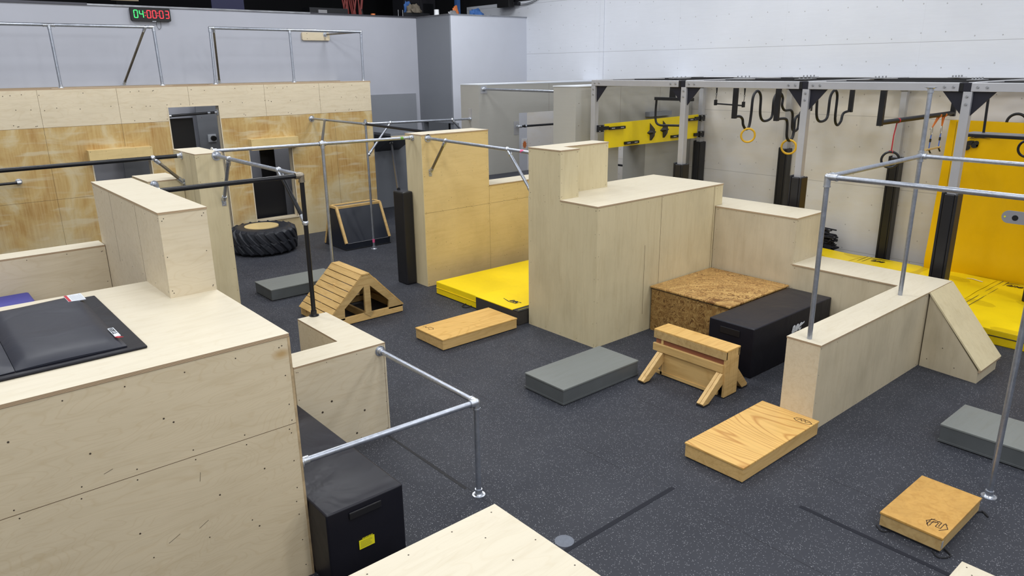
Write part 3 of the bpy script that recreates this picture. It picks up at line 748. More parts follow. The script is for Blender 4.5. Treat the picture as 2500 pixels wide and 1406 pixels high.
# plank on wall with pipe
th = thing('backing_plank', 'rounded pale plank on the back wall where the right top rail is anchored', 'plank', (8.1, 16.34, 4.18))
x0, x1, z0, z1 = 7.74, 8.42, 4.085, 4.262; pts = []
for cx, cz, a0 in ((x1-.03, z1-.03, 0), (x0+.03, z1-.03, 90), (x0+.03, z0+.03, 180), (x1-.03, z0+.03, 270)):
    for k in range(5): a = math.radians(a0+k*22.5); pts.append((cx+.03*math.cos(a), 16.34, cz+.03*math.sin(a)))
bm = prism(bmesh.new(), pts, (0, .048, 0))
for p in ((7.86, 16.34, 4.23), (7.86, 16.34, 4.12), (8.3, 16.34, 4.12)): disc(bm, p, (0, -1, 0), .008, 1)
obj('board', bm, ('birch', 'screw'), th)

# ============================================================ PIPE FRAMES
# F1 near low frame
th = thing('pipe_railing', 'nearest low galvanised pipe rail joining the L-shaped wall to the near platform', 'pipe rail', (3.26, 4.30, 0))
c = (3.259, 4.302, .86)
rail((3.259, 5.80, .86), c, th); rail(c, (1.775, 4.40, .875), th) if False else rail(c, (1.765, 4.345, .875), th)
rail(c, (3.259, 4.302, .01), th, name='post'); flange((3.259, 5.81, .86), (0, -1, 0), th); flange((3.259, 4.302, 0), (0, 0, 1), th, r=.055); flange((1.762, 4.345, .875), (1, 0, 0), th)
elbow(c, ((0, 1, 0), (-1, 0, 0), (0, 0, -1)), th, L=.06)
# F2 middle frame
th = thing('pipe_railing', 'galvanised and black pipe frame on the L-shaped wall in front of the pillar', 'pipe rail', (3.17, 7.01, .93))
c = Vector((3.175, 7.01, 2.43))
rail((3.21, 9.55, 2.42), c, th); rail(c, (1.765, 7.01, 2.43), th, 'blackpipe'); rail(c, (3.17, 7.01, .94), th, 'blackpipe', 'post')
elbow(c, ((0, 1, 0), (-1, 0, 0), (0, 0, -1)), th, L=.065, m='galv_old'); flange((3.215, 9.55, 2.42), (0, -1, 0), th, r=.06); flange((3.17, 7.01, .932), (0, 0, 1), th, 'blackpipe'); flange((1.762, 7.01, 2.43), (1, 0, 0), th)
brace((3.18, 7.57, 2.43), (3.175, 7.015, 1.94), th, 'blackpipe'); brace((3.20, 9.08, 2.42), (3.235, 9.55, 1.83), th, 'galv', plate=(0, -1, 0))
# F3
th = thing('pipe_rail', 'long black pipe rail running from the pillar out of the left edge of the photo', 'pipe rail', (1, 10.08, 2.4))
rail((2.95, 10.085, 2.40), (-3.2, 10.085, 2.395), th, 'blackpipe', r=.026); flange((2.95, 10.085, 2.40), (-1, 0, 0), th, r=.055); brace((2.60, 10.085, 2.40), (2.95, 10.11, 2.04), th, 'galv_old', plate=(-1, 0, 0))
th = thing('pipe_rail', 'pipe stub flanged to the mid-height block beside the pillar', 'pipe rail', (2.58, 9.9, 2.06))
flange((2.585, 10.15, 2.055), (0, -1, 0), th); rail((2.585, 10.15, 2.055), (2.585, 10.02, 2.055), th)
# F4 network
th = thing('pipe_railing', 'long galvanised pipe rail between the pillar and the varnished wall with a centre post', 'pipe rail', (4.86, 9.92, 0))
rail((3.29, 9.92, 2.443), (6.40, 9.92, 2.405), th); rail((4.86, 9.92, 2.425), (4.86, 9.92, 0), th, name='post'); tee((4.86, 9.92, 2.425), (1, 0, 0), (0, 0, -1), th)
flange((3.29, 9.92, 2.443), (1, 0, 0), th); flange((6.402, 9.92, 2.405), (-1, 0, 0), th); flange((4.86, 9.92, 0), (0, 0, 1), th)
band((6.2, 9.92, 2.408), (1, 0, 0), th, 'tape_g', .05)
th = thing('pipe_railing', 'galvanised pipe frame crossing behind the varnished wall with a thin floor pole', 'pipe rail', (7.1, 12.6, 0))
rail((7.07, WY, 2.452), (7.09, 12.6, 2.445), th); rail((7.09, 12.6, 2.445), (7.08, 10.14, 2.41), th, 'blackpipe'); rail((7.09, 12.6, 2.445), (9.60, 12.6, 2.412), th)
rail((7.10, 12.6, 0), (7.095, 12.6, 2.53), th, name='post', r=.022); elbow((7.09, 12.6, 2.445), ((0, 1, 0), (0, -1, 0), (1, 0, 0), (0, 0, 1)), th, L=.05)
flange((7.07, WY, 2.452), (0, -1, 0), th, r=.065); flange((9.60, 12.6, 2.412), (-1, 0, 0), th); flange((7.10, 12.6, 0), (0, 0, 1), th, r=.06); band((7.10, 12.6, .17), (0, 0, 1), th, 'tape_p', .07)
brace((7.64, 12.6, 2.44), (7.12, 12.6, 1.87), th, 'galv'); brace((9.13, 12.6, 2.418), (9.60, 12.6, 1.95), th, 'galv', plate=(-1, 0, 0))
brace((7.07, 14.23, 2.445), (4.88, 9.97, 2.43), th, 'blackpipe')
# F5
th = thing('pipe_rail', 'galvanised pipe rail from the varnished wall to the tower of the central block', 'pipe rail', (6.52, 8.5, 2.39))
rail((6.53, 9.68, 2.40), (6.50, 7.205, 2.37), th); flange((6.53, 9.68, 2.40), (0, -1, 0), th, r=.062); flange((6.50, 7.205, 2.37), (0, 1, 0), th)
brace((6.53, 9.2, 2.395), (6.55, 9.68, 1.86), th, 'galv_old', plate=(0, -1, 0)); brace((6.505, 7.72, 2.378), (6.50, 7.205, 1.83), th, 'galv', plate=(0, 1, 0)); band((6.503, 7.40, 2.373), (0, 1, 0), th, 'tape_p', .06)
# F7 F8 top rails
th = thing('pipe_railing', 'left galvanised pipe rail standing on top of the stained wall, below the timer', 'pipe rail', (4.27, 15.2, 3.19))
rail((-3.5, 15.2, 4.235), (4.27, 15.2, 4.235), th, r=.028); rail((4.27, 15.2, 4.235), (4.285, 15.2, 3.19), th, name='post', r=.027); rail((2.59, 15.2, 4.23), (2.605, 15.2, 3.19), th, name='post', r=.026)
elbow((4.27, 15.2, 4.235), ((-1, 0, 0), (0, 0, -1)), th, L=.07); tee((2.59, 15.2, 4.232), (1, 0, 0), (0, 0, -1), th, L=.09); band((2.595, 15.2, 3.98), (0, 0, 1), th, 'tape_g', .07)
brace((4.13, 15.2, 4.23), (3.87, 16.28, 3.20), th, 'galv_old', plate=(0, 0, 1)); flange((4.285, 15.2, 3.19), (0, 0, 1), th); flange((2.605, 15.2, 3.19), (0, 0, 1), th)
obj('deck_block', B(2.45, 4.45, 15.1, 15.3, 3.14, 3.19), 'birch_top', th)
th = thing('pipe_railing', 'right galvanised pipe rail standing on top of the stained wall, tied to the plank', 'pipe rail', (5.3, 15.2, 3.19))
rail((5.30, 15.2, 4.245), (8.60, 15.2, 4.235), th, r=.028)
for x, x2 in ((5.30, 5.28), (6.93, 6.925), (8.60, 8.58)):
    rail((x, 15.2, 4.24), (x2, 15.2, 3.19), th, name='post', r=.025); flange((x2, 15.2, 3.19), (0, 0, 1), th)
elbow((5.30, 15.2, 4.245), ((1, 0, 0), (0, 0, -1)), th, L=.07); tee((6.93, 15.2, 4.24), (1, 0, 0), (0, 0, -1), th); elbow((8.60, 15.2, 4.235), ((-1, 0, 0), (0, 0, -1), (0, 1, 0)), th, L=.04)
rail((8.60, 15.2, 4.235), (8.31, 16.34, 4.215), th, 'galv_old', r=.02); flange((8.31, 16.34, 4.215), (0, -1, 0), th)
brace((5.37, 15.2, 4.245), (5.74, 16.28, 3.20), th, 'galv_old', plate=(0, 0, 1)); obj('deck_block', B(5.15, 8.7, 15.1, 15.3, 3.14, 3.19), 'birch_top', th)
# F9 right frame
th = thing('pipe_railing', 'galvanised pipe frame standing on the low right wall and reaching out of the right edge', 'pipe rail', (6.44, 3.16, .914))
c1 = (6.444, 3.16, 2.474); c2 = (8.506, 3.172, 2.484)
rail((6.444, 3.16, .914), c1, th, name='post'); rail((8.506, 3.172, .914), (8.506, 3.172, 3.20), th, name='post'); rail(c1, c2, th); rail(c1, (6.41, 1.47, 2.48), th); rail(c2, (8.5, -.4, 2.47), th)
rail((6.41, 1.47, 0), (6.41, 1.47, 2.48), th, name='post'); rail((8.5, -.4, 0), (8.5, -.4, 2.47), th, name='post')
elbow(c1, ((1, 0, 0), (0, -1, 0), (0, 0, -1)), th, L=.09); elbow((6.41, 1.47, 2.48), ((0, 1, 0), (0, 0, -1)), th); elbow((8.5, -.4, 2.47), ((0, 1, 0), (0, 0, -1)), th)
elbow(c2, ((-1, 0, 0), (0, -1, 0), (0, 0, -1), (0, 0, 1)), th, L=.055)
flange((6.41, 1.47, 0), (0, 0, 1), th, r=.058); flange((8.5, -.4, 0), (0, 0, 1), th); flange((8.506, 3.172, 3.205), (0, 0, -1), th, r=.06)
bm = bmesh.new(); pts = []
for k in range(13): a = math.radians(-90+k*15); pts.append((0, 1.70+.048*math.cos(a), 2.325+.048*math.sin(a)))
pts += [(0, 1.50, 2.373), (0, 1.50, 2.277)]
prism(bm, [(6.40, p[1], p[2]) for p in pts], (.008, 0, 0))
pl = obj('lug_plate', bm, 'silver_d', th)
obj('lug_hole', cyl(bmesh.new(), (6.3985, 1.657, 2.322), (6.40, 1.657, 2.322), .021, 20), 'hole', pl); obj('bolt_hole', cyl(bmesh.new(), (6.3985, 1.725, 2.324), (6.40, 1.725, 2.324), .007, 12), 'label_y', pl)

# ============================================================ GREY BOXES AT THE BACK RIGHT
def grey_structure():
    th = thing('grey_obstacle_wall', 'long grey painted box wall with a square opening in front of the far white wall', 'obstacle wall', (9.6, 12.29, 0))
    bm = bmesh.new(); x0, x1, y0, y1, H = 9.60, 13.30, 12.29, 12.91, 3.10
    box(bm, x0, 10.70, y0, y1, 0, H); box(bm, 10.70, 12.6, y0, y1, 2.49, H); box(bm, 12.6, x1, y0, y1, 0, H)
    seam_or_shadow_line(bm, ('y', y0), 11.6, 11.6, 2.49, H, mi=1)
    obj('body', bm, ('greybox', 'dark'), th); obj('top_panel', B(x0-.005, x1, y0-.005, y1, H, H+.02), 'white', th, label='white top edge')
    a = thing('pull_up_bar', 'black bar crossing the opening of the long grey box wall', 'bar', (10.56, 12.2, 2.2))
    rail((10.60, 12.17, 2.215), (13.0, 12.17, 2.20), a, 'blackpipe'); elbow((10.60, 12.17, 2.215), ((1, 0, 0), (0, 1, 0)), a); tee((10.78, 12.17, 2.214), (1, 0, 0), None, a, L=.02)
    obj('backing_plate', B(10.55, 10.68, 12.282, 12.289, 2.03, 2.32), 'silver', a)
    th2 = thing('grey_obstacle_wall', 'grey painted box wall behind the yellow hold board, nearest the silver rig', 'obstacle wall', (9.78, 9.65, 0))
    x0, x1, y0, y1, H = 9.78, 13.28, 9.65, 10.24, 3.09
    bm = bmesh.new(); box(bm, x0, 10.98, y0, y1, 0, H); box(bm, 10.98, 11.80, y0, y1, 2.12, H); box(bm, 11.80, x1, y0, y1, 0, H)
    for x in (11.0, 12.2): seam_or_shadow_line(bm, ('y', y0), x, x, 2.2, H, mi=1)  # vertical shadow lines painted on the wall face as thin dark strips
    for z in (.6, 1.0, 1.6, 2.0, 2.4, 2.8): disc(bm, (9.86, y0, z), (0, -1, 0), .008, 1)
    obj('body', bm, ('greybox', 'dark'), th2); obj('top_panel', B(x0-.01, x1, y0-.01, y1+.01, H, H+.02), 'white', th2, label='white top edge')
    lg = thing('wall_ledge', 'small grey climbing ledge on the grey wall just above the yellow board', 'ledge', (12, 9.6, 2.5))
    obj('ledge', B(11.75, 12.45, 9.53, 9.648, 2.47, 2.56), 'greyboard', lg)
    a = thing('pull_up_bar', 'low black bar seen through the grey wall opening under the yellow board', 'bar', (12.2, 11, 1.5))
    rail((12.35, 11.6, 1.35), (12.35, 10.3, 1.34), a, 'blackpipe')
    a = thing('pipe_rail', 'high galvanised pipe bar joining the two grey box walls', 'pipe rail', (9.75, 11.2, 3.0))
    rail((9.735, 12.28, 3.018), (9.90, 10.25, 3.0), a); flange((9.735, 12.285, 3.02), (0, -1, 0), a, r=.065); flange((9.90, 10.245, 3.0), (0, 1, 0), a)
    obj('backing_plate', B(9.65, 9.82, 12.28, 12.288, 2.93, 3.08), 'silver', a)
    w = thing('wall_poster', 'small white wall poster with an orange-red spiky beetle-like drawing', 'poster', (13.2, 14.96, 1.42))
    obj('sheet', B(13.12, 13.31, 14.955, 14.968, 1.28, 1.60), 'whitecup', w)
    bm = bmesh.new()
    cyl(bm, (13.215, 14.953, 1.44), (13.215, 14.955, 1.44), .06, 20)
    for v in bm.verts: v.co.z = 1.44+(v.co.z-1.44)*1.5
    for k in range(10):
        a_ = k*PI/5+.3; beam(bm, (13.215+.05*math.cos(a_), 14.952, 1.44+.075*math.sin(a_)), (13.215+.09*math.cos(a_), 14.952, 1.44+.13*math.sin(a_)), .006, .002, (0, 1, 0))
    obj('drawing', bm, 'orange_p', w)
grey_structure()
tag(obj('outlet_plate', B(9.585, 9.599, 12.55, 12.63, 2.44, 2.62), 'silver', org=(9.59, 12.6, 2.5)), 'small grey backing plate on the left end of the long grey box wall', 'plate')

# ============================================================ SILVER RIG
XF, XB = 9.95, 13.2; YP = [9.34, 7.37, 5.31, 3.28, 1.24]; ZT = 3.215; HB = .102
rig = thing('training_rig', 'silver and black steel training rig along the right wall', 'rig', (11.5, 5.3, 0))
def bolt(p, n, parent, r=.017):
    p = Vector(p); n = Vector(n); bm = cyl(bmesh.new(), p, p+n*.004, r, 16); cyl(bm, p+n*.004, p+n*.016, r*.62, 6)
    obj('bolt', bm, 'bolt', parent)
for i, y in enumerate(YP):
    if i:
        hw = .056
        b = obj('beam', B(XF-.055, XF+.055, y+.10, YP[i-1]-(.03 if i > 1 else -.04), ZT-HB, ZT), 'silver', rig, bevel=.006)
        for yy in (y+.16, y+.26, YP[i-1]-(.10 if i > 1 else .04), YP[i-1]-(.20 if i > 1 else .14)): bolt((XF-.055, yy, ZT-.052), (-1, 0, 0), b)
        c = obj('connector', B(XF-.052, XF+.05, y-.035, y+.102, ZT-HB, ZT), 'bluesteel', rig, bevel=.003)
        obj('connector_socket', B(XF-.056, XF-.052, y+.055, y+.098, ZT-HB+.008, ZT-.008), 'hole', c)
    p = obj('post', B(XF-.05, XF+.05, y-.05, y+.05, 0, ZT-HB), 'silver', rig, bevel=.006)
    for z in (ZT-.16, ZT-.25): bolt((XF-.05, y, z), (-1, 0, 0), p)
    for s in (-1, 1):
        if i == 0 and s == 1: continue
        bm = prism(bmesh.new(), [(XF-.006, y+s*.05, ZT-HB), (XF-.006, y+s*.29, ZT-HB), (XF-.006, y+s*.05, ZT-HB-.28)], (.012, 0, 0)); obj('gusset', bm, 'bluesteel', rig)
    if i < 4:
        p = obj('post', B(XB-.05, XB+.05, y-.05, y+.05, 0, ZT-HB), 'silver', rig, bevel=.006)
        bm = prism(bmesh.new(), [(XB-.06, y-.14, ZT-HB), (XB-.06, y+.14, ZT-HB), (XB-.06, y+.06, ZT-HB-.12), (XB-.06, y-.06, ZT-HB-.12)], (.012, 0, 0)); g = obj('gusset', bm, 'blacksteel', rig)
        bolt((XB-.06, y, ZT-HB-.05), (-1, 0, 0), g)
        # cross beam
        obj('cross_beam', B(XF+.06, XB-.06, y-.045, y+.045, ZT-HB+.02, ZT+.005), 'silver', rig, bevel=.005)
obj('rear_beam', B(XB-.05, XB+.05, YP[4], YP[0]+.05, ZT-HB, ZT), 'silver', rig, bevel=.006)
for x in (10.40, 11.0, 11.9, 12.75):
    obj('stringer', B(x-.03, x+.03, YP[4], YP[0], ZT-.062, ZT-.002), 'blacksteel', rig)
for k in range(9):
    y = 8.4-k*.8; bm = bmesh.new()
    x = 10.9+(k % 3)*.8
    box(bm, x, x+.5, y-.05, y+.05, ZT+.004, ZT+.012)
    for q in range(4): cyl(bm, (x+.06+q*.12, y, ZT+.012), (x+.06+q*.12, y, ZT+.04), .012, 6)
    obj('clamp_plate', bm, 'bolt', rig)

# pads around the posts
def pad(x, y, zt, label):
    th = thing('post_pad', label, 'post pad', (x, y, 0), 'black post pads')
    s = .095
    for k, (a, b, c, d) in enumerate(((-s, s, -s, -s+.035), (-s, s, s-.035, s), (-s, -s+.035, -s+.035, s-.035), (s-.035, s, -s+.035, s-.035))):
        obj('pad_panel', B(x+a, x+b, y+c, y+d, 0, zt-(0 if k != 1 else -.02)), 'padblack', th, bevel=.014)
    return th
LB = {(0, 1): 'front row pad between yellow hold board and central block', (0, 2): 'front row pad on the post right of the yellow rings', (0, 3): 'front row pad nearest the camera, behind the ramp',
      (1, 0): 'rear row pad directly right of the yellow hold board', (1, 1): 'rear row pad under the lower yellow ring', (1, 2): 'rear row pad below the black ring'}
for (r, i), lb in LB.items(): pad(XF if r == 0 else XB, YP[i], 1.90, 'black padded post sleeve, '+lb)
tag(obj('post_pad', B(11.83, 12.0, 2.62, 2.80, .2, 1.9), 'padblack', org=(11.9, 2.7, .2), bevel=.012), 'black padded column standing on the yellow mats at the right photo edge', 'post pad')

# yellow hold board
th = thing('climbing_board', 'yellow climbing board with dark holds clamped between two rig posts', 'climbing board', (11.6, 9.3, 2.2))
board = prism(bmesh.new(), [(10.20, 9.30, 1.985), (13.03, 9.30, 1.985), (13.05, 9.30, 2.465), (10.19, 9.30, 2.43)], (0, .02, 0)); obj('board', board, 'board_y', th)
def hold(x, z):
    bm = bmesh.new()
    P = [(-.05, .17), (.03, .11), (.045, .03), (.13, -.01), (.05, -.06), (.03, -.17), (-.035, -.17), (-.045, -.06), (-.13, -.02), (-.05, .03)]
    a = [bm.verts.new((x+p[0], 9.30, z+p[1])) for p in P]; b = [bm.verts.new((x+p[0]*.45, 9.22, z+p[1]*.45)) for p in P]
    for i in range(len(P)): bm.faces.new((a[i], a[(i+1) % len(P)], b[(i+1) % len(P)], b[i]))
    bm.faces.new(b); obj('climbing_hold', bm, 'hold', th)
hold(11.53, 2.21); hold(11.93, 2.235)
for x, z, w in ((10.50, 2.345, .44), (10.93, 2.045, .40), (12.35, 2.07, .42), (12.85, 2.375, .36)):
    bm = B(x-w/2, x+w/2, 9.255, 9.30, z-.025, z+.025); box(bm, x-w/2+.05, x-w/2+.14, 9.252, 9.255, z-.008, z+.008, 1); box(bm, x+w/2-.14, x+w/2-.05, 9.252, 9.255, z-.008, z+.008, 1)
    obj('grip_rail', bm, ('blacksteel', 'silver'), th, bevel=.004)
for x, z, s in ((10.03, 2.36, 1), (13.12, 2.39, -1), (13.12, 2.06, -1)):
    bm = B(min(x, x+s*.22)-(0 if s > 0 else -.0), max(x, x+s*.22), 9.25, 9.29, z-.03, z+.03)
    box(bm, x-.07, x+.07, 9.23, 9.29, z-.06, z+.06)
    for a in (-.055, .055):
        for b in (-.045, .045): cyl(bm, (x+a, 9.23, z+b), (x+a, 9.215, z+b), .01, 6, mi=1)
    obj('clamp_arm', bm, ('blacksteel', 'bolt'), th)

# bent pipe obstacles
def bent(pts, y, label, struts, k=.972):
    th = thing('bent_pipe_obstacle', label, 'bent pipe', (struts[0]*k, y*k, 3.1))
    P = [Vector((x*k, y*k, 3.46+(z-3.46)*k)) for x, z in pts]
    obj('bent_pipe', tube(bmesh.new(), spline(P, 5), .021, 12), 'blacksteel', th, smooth=True)
    for x in struts:
        X = x*k; e = P[0].z if x == struts[0] else P[-1].z
        obj('strut', B(X-.028, X+.028, y*k-.035, y*k+.035, e-.025, 3.19), 'blacksteel', th, bevel=.003)
    return th
s1 = [(10.70, 2.63), (10.86, 2.63), (10.95, 2.58), (10.985, 2.485), (11.077, 2.41), (11.165, 2.457), (11.198, 2.66), (11.216, 2.93), (11.334, 3.02), (11.448, 2.93), (11.472, 2.65), (11.574, 2.526), (11.757, 2.525), (11.862, 2.6), (11.869, 2.85), (11.951, 2.955), (12.07, 2.965), (12.16, 2.88), (12.16, 2.75), (12.263, 2.665), (12.46, 2.657), (12.547, 2.58), (12.571, 2.357), (12.66, 2.277), (12.779, 2.33), (12.79, 2.55), (12.885, 2.63), (13.12, 2.64)]
bent(s1, 6.931, 'bent black pipe obstacle holding the higher yellow ring, left one of the pair', (10.70, 13.14))
s2 = [(10.70, 2.625), (10.96, 2.62), (11.04, 2.55), (11.067, 2.337), (11.16, 2.262), (11.249, 2.316), (11.27, 2.44), (11.27, 2.59), (11.364, 2.65), (11.50, 2.66), (11.60, 2.75), (11.64, 2.93), (11.76, 3.02), (11.90, 2.95), (11.953, 2.64), (12.053, 2.526), (12.232, 2.52), (12.34, 2.6), (12.358, 2.9), (12.481, 3.01), (12.60, 2.92), (12.613, 2.54), (12.716, 2.42), (12.835, 2.479), (12.895, 2.61), (13.16, 2.645)]
bent(s2, 6.177, 'bent black pipe obstacle holding the lower yellow ring, right one of the pair', (10.70, 13.14))
def ring(c, nrm, R_, m, name, label, r=.016):
    return tag(obj(name, torus(bmesh.new(), c, nrm, R_, r), m, org=c, smooth=True), label, 'ring')
k = .972
ring((11.07*k, 6.9*k-.02, 3.46+(2.41-3.46)*k-.095), (.75, .65, .1), .108, 'ring_y', 'gymnastic_ring', 'yellow ring hooked on the left bent pipe, higher of the two yellow rings')
ring((11.16*k, 6.177*k, 3.46+(2.262-3.46)*k-.095), (.92, .4, .1), .108, 'ring_y', 'gymnastic_ring', 'yellow ring hooked on the right bent pipe, lower of the two yellow rings')
# straight bar with straps
th = thing('hanging_bar', 'black padded bar on two struts hung under the rig, left of the upright yellow mat', 'bar', (11, 4.46, 3.1))
yb = 4.59*k; X0, X1 = 10.7*k, 13.35*k; zb = 3.46+(2.645-3.46)*k
obj('bar', cyl(bmesh.new(), (X0, yb, zb), (X1, yb, zb+.01), .034, 18), 'blacksteel', th, smooth=True)
for X in (X0, X1): obj('strut', B(X-.03, X+.03, yb-.035, yb+.035, zb-.04, 3.19), 'blacksteel', th, bevel=.003)
th = thing('gymnastic_ring', 'black ring hanging by a red strap from the padded bar', 'ring', (10.9, yb, 2.2))
xr = 11.2*k; zr = 3.46+(2.10-3.46)*k
obj('ring_body', torus(bmesh.new(), (xr, yb, zr-.01), (.9, .42, .1), .112, .017), 'ring_k', th, smooth=True)
bm = tube(bmesh.new(), [(xr+.06, yb, zb-.03), (xr+.01, yb, zb-.2), (xr, yb, zr+.1)], .009, 8); cyl(bm, (xr+.06, yb, zb), (xr+.10, yb, zb), .037, 16); cyl(bm, (xr, yb-.03, zr+.10), (xr, yb+.03, zr+.10), .02, 10)
obj('strap', bm, 'red', th, smooth=True)
th = thing('trapeze_grip', 'short wooden dowel grip on blue cords and orange slings under the padded bar', 'trapeze', (12.4, yb, 2.1))
for xo, xt in ((12.59*k, 12.78*k), (12.97*k, 12.99*k)):
    bm = bmesh.new(); cyl(bm, (xt-.02, yb, zb), (xt+.03, yb, zb), .038, 16)
    for s in (-.05, .03): tube(bm, [(xt+s, yb, zb-.03), (xo, yb, zb-.17)], .011, 6)
    obj('sling', bm, 'orange', th)
    pts = [(xo+.028*math.cos(a), yb, zb-.225+.06*math.sin(a)) for a in [2*PI*i/20 for i in range(20)]]
    obj('carabiner', tube(bmesh.new(), pts, .005, 8, closed=True), 'bolt', th, smooth=True)
    bm = tube(bmesh.new(), [(xo, yb, zb-.28), (xo-.01, yb, zb-.50)], .008, 8); cyl(bm, (xo-.002, yb, zb-.34), (xo-.004, yb, zb-.39), .015, 8, mi=1)
    cyl(bm, (xo-.01, yb, zb-.50), (xo+.02, yb-.02, zb-.56), .012, 8, mi=1); obj('cord', bm, ('bluerope', 'black'), th, smooth=True)
obj('dowel', cyl(bmesh.new(), (12.44*k, yb, zb-.50), (13.02*k, yb, zb-.495), .017, 12), 'dowel', th, smooth=True)
# small trapeze
th = thing('hanging_trapeze', 'small black trapeze bar hanging from short straps left of the bent pipes', 'trapeze', (12, 7.9, 2.74))
obj('bar', cyl(bmesh.new(), (12.0, 8.19, 2.755), (12.0, 7.6, 2.735), .014, 12), 'blacksteel', th, smooth=True)
for y, z in ((8.19, 2.755), (7.6, 2.735)):
    obj('end_bracket', B(11.97, 12.03, y-.018, y+.018, z-.03, z+.07), 'blacksteel', th, bevel=.004)
    bm = tube(bmesh.new(), [(12.0, y, z+.06), (12.0, y-.01, z+.16)], .006, 6); tube(bm, [(12.0, y-.01, z+.19), (12.0, y+.02, 3.19)], .009, 6); tube(bm, [(12.0, y-.01, z+.19), (12.0, y-.03, 3.19)], .009, 6); torus(bm, (12.0, y-.01, z+.175), (1, 0, 0), .014, .004, 14, 6)
    obj('strap', bm, 'blacksteel', th, smooth=True)
# square hanging bar
th = thing('hanging_bar', 'black square-bent bar hanging in front of the yellow hold board', 'bar', (10.9, 8.4, 3.1))
obj('crossbar', B(10.87, 10.93, 7.9, 8.73, 2.845, 2.90), 'blacksteel', th, bevel=.003)
obj('bent_pipe', tube(bmesh.new(), spline([(10.9, 8.70, 2.86), (10.9, 8.71, 2.62), (10.9, 8.69, 2.46), (10.9, 8.60, 2.405), (10.9, 8.4, 2.41), (10.9, 8.12, 2.42)], 5), .02, 12), 'blacksteel', th, smooth=True)
obj('strap', prism(bmesh.new(), [(10.89, 8.40, 3.19), (10.89, 8.31, 3.19), (10.89, 8.28, 2.9), (10.89, 8.41, 2.9)], (.02, 0, 0)), 'blacksteel', th)
# hanging tray
th = thing('hanging_board', 'flat grey-topped board hung by a strap in front of the upright yellow mat', 'board', (11.2, 3.2, 2.54))
obj('board', B(10.95, 11.35, 2.3, 3.62, 2.50, 2.54), 'blacksteel', th, bevel=.008); obj('top_pad', B(10.97, 11.33, 2.32, 3.60, 2.54, 2.545), 'silver_d', th)
obj('strap', beam(bmesh.new(), (11.2, 3.44, 2.545), (11.2, 3.46, 3.19), .03, .012, (1, 0, 0)), 'blacksteel', th)
obj('strap', beam(bmesh.new(), (11.2, 2.44, 2.545), (11.2, 2.46, 3.19), .03, .012, (1, 0, 0)), 'blacksteel', th)
ring((11.5, 2.98, 2.345), (.95, .3, 0), .11, 'ring_k', 'gymnastic_ring', 'black ring cut by the right edge, in front of the upright yellow mat')

# ============================================================ MATS ON THE RIGHT
def big_mat(y0, y1, label, marks):
    th = thing('landing_mat', label, 'gym mat', (10.3, y0, 0), 'yellow landing mats on the right')
    x0, x1 = 10.27, 12.78
    n = 2; w = (y1-y0)/n
    bm = bmesh.new(); nx, ny = 26, 20
    def H(x, y): return .2+.006*math.sin(4*x+3*y)+.004*math.sin(9*x-5*y)-.02*math.exp(-abs(y-(y0+w))*30)
    g = [[bm.verts.new((x0+(x1-x0)*i/nx, y0+(y1-y0)*j/ny, H(x0+(x1-x0)*i/nx, y0+(y1-y0)*j/ny))) for j in range(ny+1)] for i in range(nx+1)]
    for i in range(nx):
        for j in range(ny): bm.faces.new((g[i][j], g[i+1][j], g[i+1][j+1], g[i][j+1]))
    obj('mat_cover', bm, 'yellow', th, smooth=True)
    obj('mat_core', B(x0, x1, y0, y1, 0, .193), 'yellow_side', th, bevel=.01)
    obj('piping', cyl(bmesh.new(), (x0-.003, y0, .115), (x0-.003, y1, .115), .006, 8), 'black', th)
    bm = B(x0+.02, x1-.02, y1-.075, y1-.07, .2005, .205); box(bm, x0+.02, x1-.02, y1-.15, y1-.145, .2005, .205); obj('stitching', bm, 'olive', th)
    if marks:
        a, b = marks
        text('maker_print', 'ane', .19, (12.50, a, .2), (0, -1, 0), (1, 0, 0), 'black', th, bold=.006, shear=.4, sx=.75, lift=.009)
        bm = bmesh.new(); swoosh(bm, (12.5, a, .208), (0, -1, 0), (1, 0, 0), [(-.05, .12), (.08, .17), (.3, .19)], [(-.02, .17), (.08, .20), (.3, .195)]); obj('maker_swoosh', bm, 'black', th)
        bm = bmesh.new(); swoosh(bm, (12.5, b, .208), (0, -1, 0), (1, 0, 0), [(0, .02), (.07, .06), (.14, .02), (.24, -.02)], [(0, .0), (.07, .03), (.14, -.01), (.24, -.05)]); obj('chalk_mark', bm, 'white', th)
big_mat(5.46, 7.5, 'yellow landing mat furthest back beside the net heap', (5.30+.2, 5.86) if False else None)
big_mat(3.38, 5.45, 'yellow landing mat behind the low right wall, under the black ring', (5.26, 3.76) if False else (5.26, 4.9) if False else (5.22, 3.73))
big_mat(1.30, 3.37, 'yellow landing mat nearest the ramp, cut by the right photo edge', (3.19, 2.2))
